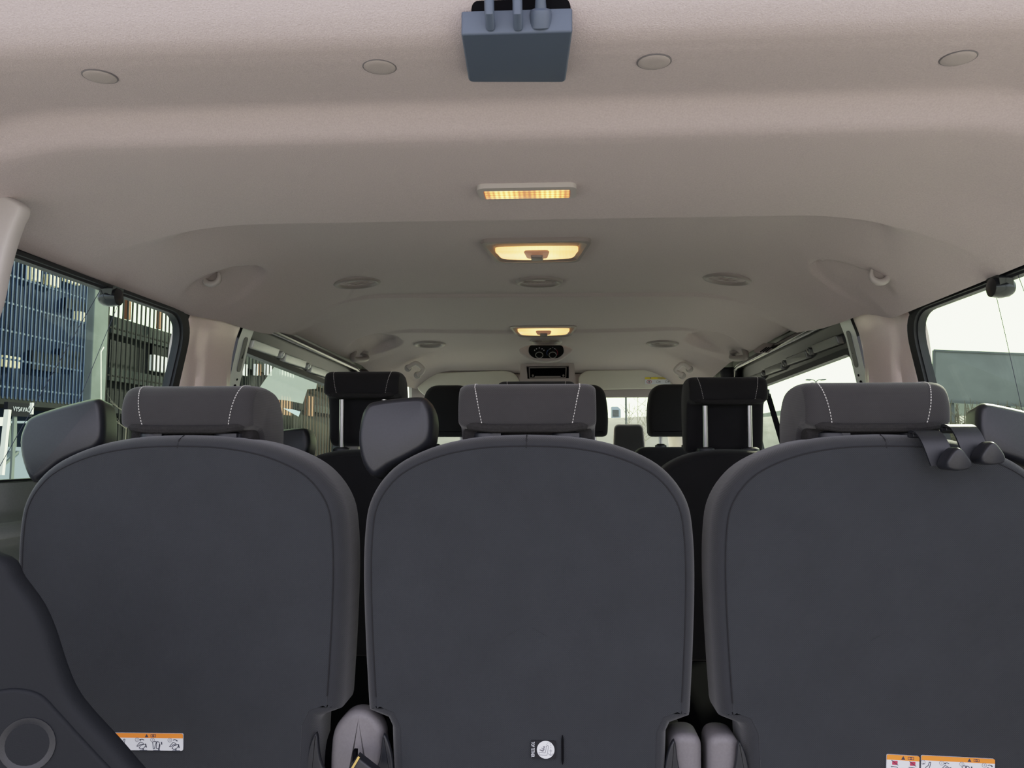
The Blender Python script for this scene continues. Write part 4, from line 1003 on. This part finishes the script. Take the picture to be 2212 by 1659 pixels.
# header strip the visors hang from and the airbag label
a, b = at(1394, 814, Yv - .02), at(1449, 829, Yv - .02)
lbf = lambda u, v, w: (u, Yv - .010 - w + .15 * (at(1350, 797, Yv).z - v), v)
mb = MB(); mb.prism(rect(a.x, b.x, b.z, a.z), 0, .0008, lbf); lb = obj('airbag_label', mb, M['white'], pv, label='white label with a yellow band')
hh = a.z - b.z
mb = MB(); mb.prism(rect(a.x, b.x, a.z - hh * .32, a.z), .0008, .0014, lbf); obj('yellow_band', mb, M['yellow'], lb)
mb = MB(); mb.text('AIRBAG', hh * .34, lambda u, v, w: lbf(u + (a.x * .35 + b.x * .65), -v + a.z - hh * .16, .0018), 0, 0, .9)
mb.add([lbf(a.x + (b.x - a.x) * .22 + du * hh * .12, a.z - hh * .16 - dv * hh * .1, .0018) for du, dv in ((-1, -1), (1, -1), (0, 1))], [(0, 1, 2)], 0)
for fx, w_ in ((.17, 1), (.5, 0), (.85, 0)):
    c_ = (a.x + (b.x - a.x) * fx, a.z - hh * .66)
    if w_: oo = circle(hh * .36, 20, c_, hh * .26); mb.ring(oo, inset(oo, hh * .06), .0008, .0016, lbf, 1); mb.prism(circle(hh * .14, 12, c_), .0008, .0014, lbf, mi=0)
    else: oo = circle(hh * .2, 12, c_, hh * .17); mb.ring(oo, inset(oo, hh * .05), .0008, .0014, lbf, 0); mb.prism(rect(c_[0] + hh * .25, c_[0] + hh * .4, c_[1] - hh * .1, c_[1] + hh * .1), .0008, .0014, lbf)
obj('printed_marks', mb, [M['ink_grey'], M['red']], lb)

# pale C-shaped handles on the windscreen pillars
def a_handle(pts, label):
    Yh = 3.38; p = [at(a, b, Yh) for a, b in pts]
    t = thing('pillar_grab_handle', label, 'grab handle', tuple(p[0]), 'pale grab handles by the windscreen pillars')
    mb = MB(); path = [Vector(q) for q in crom(p, 4, closed=False)]; mb.tube(path, .0105, 10); obj('grip', mb, M['trim_light'], t, ang=60)
    for q in (p[0], p[-1]):
        mb = MB(); mb.lathe([(.016, -.004), (.016, .008), (.009, .014)], q + Vector((0, .012, 0)), ax=(0, -1, 0), n=14); obj('end_cap', mb, M['trim'], t)
a_handle([(881, 795), (890, 788), (900, 785), (913, 796), (911, 804), (901, 810)], 'pale grab handle by the windscreen pillar on the driver side')
a_handle([(1490, 797), (1482, 789), (1472, 787), (1460, 798), (1462, 804), (1474, 811)], 'pale grab handle by the windscreen pillar on the passenger side')

# passenger-side front belt strap seen as a dark diagonal by the headrest
t = thing('seat_belt', 'dark slanting belt strap between a raised headrest and the sliding door glass', 'seat belt', tuple(at(1690, 955, 2.6)))
mb = MB(); mb.bar(at(1656, 850, 2.62), at(1691, 968, 2.62), .011, .004, up=(0, 1, 0)); mb.bar(at(1662, 850, 2.66), at(1697, 968, 2.66), .006, .004, up=(0, 1, 0)); obj('webbing', mb, M['black'], t)
mb = MB(); mb.box(at(1654, 848, 2.64), (.02, .02, .02)); obj('belt_guide', mb, M['plastic'], t)

# ================================================================== OUTSIDE
G = -1.45                                                        # ground below the eye
mb = MB(); mb.grid(lambda x, y: (x, y, G), lin(-160, 160, 9), lin(-120, 200, 9)); struct('ground', mb, M['asphalt'], 'pale concrete yard around the van', 'ground')
# building behind the driver side
BX = -10.0
def yx(px_, X=BX): return at_x(px_, 970, X).y
def hx(px_, py_, X=BX): return at_x(px_, py_, X).z
t = thing('slatted_building', 'long dark building clad in blue and grey vertical slats beyond the driver-side windows', 'building', (BX, 18, G))
WX = BX - .9
wtop = hx(300, 697, WX)
ya, yb_, yc, yd = 9.5, yx(222, WX), yx(430, WX), 44.0
mb = MB()
mb.box((WX - .3, (ya + yb_) / 2, (G + 6) / 2), (.4, yb_ - ya, 6 - G)); obj('blue_bay_wall', mb, M['facade_blue'], t)
mb = MB(); mb.box((WX - .3, (yb_ + yd) / 2, (G + wtop) / 2), (.4, yd - yb_, wtop - G)); obj('bay_wall', mb, M['facade'], t)
mb = MB()
for a, b in ((702, 736), (806, 832)):
    h1, h0 = hx(300, a, WX), hx(300, b, WX); mb.box((WX - .02, (yb_ + yd) / 2, (h0 + h1) / 2), (.22, yd - yb_, h1 - h0)); 
    obj('floor_slab', mb, M['slab'], t); mb = MB()
for x0, x1, y0, y1, m_, nm in [(228, 286, 738, 800, 'dark_win', 'window'), (322, 392, 738, 801, 'dark_win', 'window'), (325, 358, 768, 802, 'bright_win', 'window_pane'), (226, 290, 845, 905, 'dark_win', 'window'), (320, 390, 845, 905, 'dark_win', 'window'),
                           (120, 165, 755, 795, 'dark_win', 'window'), (157, 172, 670, 690, 'warm_win', 'window_pane'), (60, 120, 760, 800, 'dark_win', 'window'), (130, 178, 645, 668, 'dark_win', 'window'),
                           (50, 70, 560, 600, 'warm_win', 'window_pane'), (88, 112, 590, 612, 'warm_win', 'window_pane'), (128, 160, 592, 606, 'warm_win', 'window_pane'), (0, 35, 768, 792, 'warm_win', 'window_pane')]:
    Xw = WX + (.04 if nm == 'window' else .08); y_0, y_1 = yx(x0, Xw), yx(x1, Xw); h1, h0 = hx((x0 + x1) / 2, y0, Xw), hx((x0 + x1) / 2, y1, Xw)
    mb = MB(); mb.box((Xw - .06, (y_0 + y_1) / 2, (h0 + h1) / 2), (.12, y_1 - y_0, h1 - h0)); obj(nm, mb, M[m_], t)
# bright clerestory openings seen through the sliding door
for x0, x1, y0, y1, m_ in [(523, 533, 785, 810, 'bright_win'), (552, 556, 785, 810, 'bright_win'), (557, 563, 785, 810, 'rust'), (575, 586, 786, 810, 'bright_win'), (608, 636, 790, 812, 'bright_win'),
                           (604, 632, 856, 896, 'rust'), (662, 678, 855, 898, 'rust')]:
    Xw = WX + .6; y_0, y_1 = yx(x0, Xw), yx(x1, Xw); h1, h0 = hx((x0 + x1) / 2, y0, Xw), hx((x0 + x1) / 2, y1, Xw)
    mb = MB(); mb.box((Xw - .1, (y_0 + y_1) / 2, (h0 + h1) / 2), (.1, y_1 - y_0, h1 - h0)); obj('window_pane', mb, M[m_], t)
# slat screens
SX = BX
def slats(y0, y1, step, w, h0, h1, nm, mats, rails, pick=None, X=SX, dp=.02):
    mb = MB(); y = y0; k = 0
    while y < y1:
        mb.box((X, y, (h0 + h1) / 2), (dp, w, h1 - h0), pick(k) if pick else 0); y += step; k += 1
    for h in rails: mb.box((X - .07, (y0 + y1) / 2, h), (.03, y1 - y0, .035), len(mats) - 1)
    return obj(nm, mb, mats, t)
hb = hx(90, 868, SX)
slats(10.2, yx(200, SX), .115, .036, hb, 6.5, 'blue_slat_screen', [M['blue_slat'], M['rail_light']], [hb + .22 + k * .52 for k in range(10)])
slats(yx(222, SX), yx(455, SX), .20, .055, G, hx(300, 600, SX), 'grey_slat_screen', [M['dark_slat'], M['rust'], M['dark_slat']], [hx(300, 722, SX), hx(300, 820, SX)], lambda k: 1 if k in (2, 7) and False else 0)
slats(yx(456, SX), yx(660, SX), .30, .065, G, hx(560, 690, SX), 'grey_slat_screen', [M['dark_slat'], M['dark_slat']], [])
slats(yx(655, SX), 43, .42, .13, G, hx(660, 700, SX), 'brown_slat_screen', [M['brown_slat'], M['brown_slat']], [])
mb = MB()
for px_ in (238, 310):
    mb.box((WX + .3, yx(px_, WX), wtop + .45), (.1, .14, 1.1))
obj('rust_post', mb, M['rust'], t)
mb = MB(); mb.box((WX + .2, 14.5, hx(90, 880, WX) + .0), (1.4, 10, .14)); obj('canopy_slab', mb, M['facade'], t)

# concrete column
t = thing('concrete_pillar', 'tall pale concrete column in front of the slatted building', 'column', (-8.6, yx(197, -8.6), G))
y0, y1 = yx(181, -8.55), yx(214, -8.55); mb = MB(); o = roundpoly(rect(y0, y1, -.35, .35), .05)
mb.prism(roundpoly(rect(-8.62, -8.47, y0, y1), .03), G, hx(195, 600, -8.6), lambda u, v, w: (u, v, w)); obj('shaft', mb, M['concrete'], t)
mb = MB(); mb.tube([at_x(215, 870, -8.5), at_x(215, 760, -8.5), at_x(221, 750, -8.5)], .035, 10); obj('downpipe', mb, M['whitepost'], t)
# sign VYSAVAC
X2 = -6.5
t = thing('vacuum_sign', 'dark sign board lettered VYSAVAČ on a slim steel stand', 'sign', (X2, yx(40, X2), G))
y0, y1 = yx(12, X2), yx(66, X2); h0, h1 = hx(40, 899, X2), hx(40, 870, X2); ym = (y0 + y1) / 2
mb = MB(); mb.prism(rect(y0, y1, h0, h1), 0, .05, lambda u, v, w: (X2 - w, u, v)); obj('sign_board', mb, M['signboard'], t)
ty = (yx(23, X2) + yx(60, X2)) / 2
mb = MB(); mb.text('VYSAVAČ', (h1 - h0) * .50, lambda u, v, w: (X2 + .006, ty + u, (h0 + h1) / 2 + v), 0, 0, 1.0); 
tw = max(v[1] for v in mb.v) - min(v[1] for v in mb.v); k = (yx(60, X2) - yx(23, X2)) / tw
mb.v = [(x, ty + (y - ty) * k, z) for x, y, z in mb.v]
obj('lettering', mb, M['sign_text'], t)
for a in (32, 35):
    mb = MB(); mb.bar((X2 - .03, yx(a, X2), G), (X2 - .03, yx(a, X2), h0), .025, .025); obj('post', mb, M['concrete'], t)
# cream frame beside the sign, rail and pale screen below it
t = thing('cream_steel_frame', 'cream painted leaning steel frame next to the vacuum sign', 'steel frame', (-5.6, yx(10, -5.6), G))
X3 = -5.6
mb = MB(); mb.bar(at_x(17, 885, X3), at_x(2, 1026, X3), .04, .05); obj('leaning_post', mb, M['whitepost'], t)
mb = MB(); mb.bar(at_x(69, 870, X3 - .6), at_x(68, 895, X3 - .6), .03, .03); obj('upright', mb, M['whitepost'], t)
mb = MB(); mb.bar(at_x(-40, 912, X3 - .2), at_x(18, 910, X3 - .2), .05, .09); obj('cross_plate', mb, M['whitepost'], t)
t = thing('yard_railing', 'grey steel railing below the sign with a pale low screen', 'railing', (-7.5, yx(30, -7.5), G))
X4 = -7.0
for a in (20, 28, 33):
    mb = MB(); mb.bar(at_x(a, 905, X4), at_x(a - 1, 968, X4), .03, .03); obj('railing_post', mb, M['concrete'], t)
mb = MB(); mb.bar(at_x(-60, 968, X4), at_x(60, 970, X4), .05, .05); mb.bar(at_x(20, 912, X4), at_x(60, 912, X4), .03, .03); obj('top_rail', mb, M['rail_light'], t)
mb = MB(); h = hx(20, 974, X4); mb.box((X4 - .1, yx(20, X4), (h + G) / 2), (.05, 7, h - G)); obj('low_screen', mb, M['rail_light'], t)
mb = MB(); mb.bar(at_x(8, 1004, X4 + .1), at_x(38, 976, X4 + .1), .03, .03); obj('brace', mb, M['concrete'], t)
# shrubs and trees
def tree(name, base, top, spread, n, rad, label, cat, grp, seed, m='twig'):
    rnd = random.Random(seed); t = thing(name, label, cat, tuple(base), grp)
    base, top = Vector(base), Vector(top); H = (top - base).length
    mb = MB(); mb.tube([base, base.lerp(top, .5) + Vector((rnd.uniform(-1, 1), 0, 0)) * spread * .08, top], [rad, rad * .7, rad * .25], 7); obj('trunk', mb, M[m], t)
    mb = MB()
    for k in range(n):
        q = rnd.uniform(.18, .92); p = base.lerp(top, q); a = rnd.uniform(0, 2 * PI); l = spread * (1 - .55 * q) * rnd.uniform(.5, 1)
        e = p + Vector((math.cos(a) * l, math.sin(a) * l, l * rnd.uniform(.5, 1.2)))
        mb.tube([p, p.lerp(e, .5) + Vector((0, 0, -.05 * l)), e], [rad * .4, rad * .26, rad * .1], 5)
        for j in range(4):
            s0 = p.lerp(e, rnd.uniform(.3, .95)); a2 = a + rnd.uniform(-1.2, 1.2); l2 = l * rnd.uniform(.25, .5)
            mb.tube([s0, s0 + Vector((math.cos(a2) * l2, math.sin(a2) * l2, l2 * rnd.uniform(.4, 1.2)))], [rad * .18, rad * .07], 4)
    obj('branches', mb, M[m], t); return t
p0, p1 = at_x(273, 960, -5), at_x(276, 858, -5)
tree('bare_sapling', (p0.x, p0.y, G), p1, .42, 12, .014, 'thin bare sapling in front of the grey slats outside the driver-side window', 'sapling', None, 3)
YT = 34.0
for k, (px_, pyt, sd) in enumerate([(1376, 850, 11), (1392, 856, 12), (1358, 868, 13)]):
    b, tp = at(px_, 940, YT + k), at(px_ + 2, pyt, YT + k)
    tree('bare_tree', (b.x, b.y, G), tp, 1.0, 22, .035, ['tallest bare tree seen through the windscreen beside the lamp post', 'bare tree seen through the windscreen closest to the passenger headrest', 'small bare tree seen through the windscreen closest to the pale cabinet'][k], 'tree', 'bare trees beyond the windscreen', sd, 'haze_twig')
# embankment and noise wall
top = at(1360, 899, 44).z
mb = MB()
def bank(x, y): return (x, y, G + (top - G) * sstep(34, 44, y) + .12 * math.sin(x * 1.3) * math.sin(x * .37 + 1) * sstep(36, 44, y))
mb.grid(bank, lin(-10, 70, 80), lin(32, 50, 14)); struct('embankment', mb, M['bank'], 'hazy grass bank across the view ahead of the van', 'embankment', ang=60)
# lamp post in front of windscreen view, cabinet
def lamp(base, toph, label, arms, rad=.05):
    t = thing('street_lamp', label, 'street lamp', tuple(base), None); b = Vector(base)
    mb = MB(); mb.tube([b, Vector((b.x, b.y, toph))], [rad, rad * .6], 8); obj('pole', mb, M['concrete'], t)
    for s in arms:
        mb = MB(); mb.tube([Vector(q) for q in crom([(b.x, b.y, toph - .1), (b.x + s * .08, b.y, toph + .06), (b.x + s * .3, b.y, toph + .08)], 4, closed=False)], rad * .5, 6); obj('arm', mb, M['concrete'], t)
        mb = MB(); mb.prism(roundpoly([(b.x + s * .25, toph + .05), (b.x + s * .48, toph + .06), (b.x + s * .48, toph + .12), (b.x + s * .25, toph + .11)], .02), b.y - .1, b.y + .1, XZ); obj('lamp_head', mb, M['hoarding_frame'], t)
q = at(1353, 940, 30); lamp((q.x, q.y, G), 6.0, 'slim pale lamp post seen through the windscreen', (1,))
q = at(1765, 900, 40); lamp((q.x, q.y, G), at(1765, 824, 40).z, 'distant street lamp with two arms seen through the passenger-side sliding door glass', (-1, 1), .045)
q0, q1 = at(1321, 902, 45), at(1341, 878, 45); t = thing('roadside_cabinet', 'pale blue grey cabinet on the bank seen through the windscreen', 'cabinet', ((q0.x + q1.x) / 2, 45, q0.z))
mb = MB(); mb.prism(roundpoly([(q0.x, q0.z - .2), (q1.x, q0.z - .2), (q1.x, q1.z - .16), (q1.x - .16, q1.z), (q0.x, q1.z)], .04), 45, 45.6, XZ, .03, .03); obj('cabinet_body', mb, M['box'], t)
mb = MB(); mb.prism(rect(q0.x + .06, q1.x - .12, q0.z + .06, q1.z - .2), 44.97, 45.01, XZ); obj('cabinet_door', mb, M['concrete'], t)
# low grey wall beyond the passenger side
WXR = 30.0
hw_ = at_x(1680, 888, WXR).z
mb = MB(); mb.box((WXR, 90, (G + hw_) / 2), (.3, 130, hw_ - G)); struct('wall_outside', mb, M['noise_wall'], 'long low grey wall beyond the passenger side of the yard', 'wall')
# billboard
XB = 14.0
c0 = at_x(2016, 757, XB); c1 = at_x(2016, 866, XB); y0 = yx(2300, XB); y1 = c0.y
t = thing('billboard', 'large blank grey green billboard back seen through the passenger-side rear window', 'billboard', (XB, (y0 + y1) / 2, G))
Lb = 5.2
dirv = (at_x(2212, 768, XB) - c0); 
e0 = c0; e1 = at(2330, 770, c0.y - 2.2); e1b = at(2330, 884, c0.y - 2.2)
vs = [c0, e1, e1b, c1]
fr = Vector((.0, .12, 0))
mb = MB(); mb.add([tuple(v) for v in vs] + [tuple(v + Vector((.05, .12, 0))) for v in vs], [(0, 1, 2, 3), (7, 6, 5, 4), (0, 4, 5, 1), (1, 5, 6, 2), (2, 6, 7, 3), (3, 7, 4, 0)]); obj('panel', mb, M['hoarding'], t)
mb = MB()
for a, b in ((c0, e1), (e1b, c1), (c1, c0)): mb.bar(a + Vector((0, -.02, 0)), b + Vector((0, -.02, 0)), .07, .07)
obj('frame', mb, M['hoarding_frame'], t)
for q in (.15, .55, .9):
    a = c1.lerp(e1b, q); mb = MB(); mb.bar((a.x, a.y + .15, G), (a.x, a.y + .15, a.z + .5), .14, .14); obj('post', mb, M['hoarding_frame'], t)
# bushes below the billboard
def bush(px_, pyt, Y, w, label, sd):
    b = at(px_, 960, Y); tp = at(px_, pyt, Y); rnd = random.Random(sd); t = thing('winter_bush', label, 'bush', (b.x, Y, G), 'bushes under the billboard')
    mb = MB()
    for k in range(160):
        a = rnd.uniform(0, 2 * PI); r = w * math.sqrt(rnd.random()) * .5; p = Vector((b.x + r * math.cos(a), Y + r * math.sin(a), G)); hgt = (tp.z - G) * rnd.uniform(.55, 1)
        e = p + Vector((rnd.uniform(-.4, .4), rnd.uniform(-.4, .4), hgt)); mb.tube([p, p.lerp(e, .5) + Vector((rnd.uniform(-.1, .1), 0, 0)), e], [.03, .02, .008], 4)
        for j in range(3):
            s0 = p.lerp(e, rnd.uniform(.3, .9)); mb.tube([s0, s0 + Vector((rnd.uniform(-.4, .4), rnd.uniform(-.4, .4), rnd.uniform(.1, .5)))], [.012, .005], 4)
    obj('twigs', mb, M['bush'], t)
bush(2070, 862, 26, 2.6, 'brown leafless bush under the near end of the billboard beside the stitched headrest', 5)
bush(2185, 868, 23, 2.2, 'brown leafless bush under the billboard above the belt guide housing', 6)

# ================================================================== LIGHT
wd = bpy.data.worlds.new('World'); bpy.context.scene.world = wd; wd.use_nodes = True; nt = wd.node_tree; L = nt.links
bg = nt.nodes['Background']
tc = nt.nodes.new('ShaderNodeTexCoord'); sp_ = nt.nodes.new('ShaderNodeSeparateXYZ'); L.new(tc.outputs['Generated'], sp_.inputs[0])
mr = nt.nodes.new('ShaderNodeMapRange'); mr.inputs['From Min'].default_value = .0; mr.inputs['From Max'].default_value = .62; L.new(sp_.outputs['Y'], mr.inputs['Value'])
cr = nt.nodes.new('ShaderNodeValToRGB'); cr.color_ramp.elements[0].color = (2.3, 2.27, 2.68, 1); cr.color_ramp.elements[1].color = (3.5, 3.95, 2.4, 1)
L.new(mr.outputs[0], cr.inputs[0])
zr = nt.nodes.new('ShaderNodeMapRange'); zr.inputs['From Min'].default_value = 0; zr.inputs['From Max'].default_value = .8; zr.inputs['To Min'].default_value = 1.0; zr.inputs['To Max'].default_value = .85; L.new(sp_.outputs['Z'], zr.inputs['Value'])
ml = nt.nodes.new('ShaderNodeMath'); ml.operation = 'MULTIPLY'; ml.inputs[1].default_value = 1.0; L.new(zr.outputs[0], ml.inputs[0])
L.new(cr.outputs[0], bg.inputs['Color']); L.new(ml.outputs[0], bg.inputs['Strength'])
sun = bpy.data.lights.new('sun', 'SUN'); sun.energy = 12.0; sun.angle = math.radians(3); sun.color = (1.0, .90, .70)
so = bpy.data.objects.new('sun', sun); C.objects.link(so); so.location = (6, 4, 8)
dvec = Vector((-.55, -.70, -.48)); so.rotation_euler = dvec.to_track_quat('-Z', 'Y').to_euler()

# ================================================================== CAMERA
cam = bpy.data.cameras.new('camera'); cam.sensor_fit = 'HORIZONTAL'; cam.sensor_width = 36; cam.lens = 36 * F / 2212; cam.clip_start = .02; cam.clip_end = 500
co = bpy.data.objects.new('camera', cam); C.objects.link(co); co.location = EYE + Vector((0, 0, EZ)); co.rotation_euler = (PI / 2 + TH, 0, PS)
sc = bpy.context.scene; sc.camera = co
sc.view_settings.view_transform = 'Standard'; sc.view_settings.look = 'None'; sc.view_settings.exposure = 0.0
# film response: straight in the shadows, highlights rolled off
vs_ = sc.view_settings; vs_.use_curve_mapping = True; cm = vs_.curve_mapping
cm.white_level = (4.0, 4.0, 4.0)
cu_ = cm.curves[3]
resp = lambda x: x if x < .3 else .3 + .65 * (1 - math.exp(-(x - .3) / .65))
for x_ in (.02, .06, .1, .15, .2, .25, .3, .4, .5, .65, .8, 1.0, 1.3, 1.6, 2.0, 2.5, 3.2): cu_.points.new(x_ / 4, resp(x_))
cu_.points[len(cu_.points) - 1].location = (1.0, resp(4.0))
cm.update()
try:
    sc.cycles.use_denoising = True; sc.cycles.max_bounces = 10; sc.cycles.diffuse_bounces = 6; sc.cycles.transparent_max_bounces = 16; sc.cycles.sample_clamp_indirect = 8
except Exception: pass
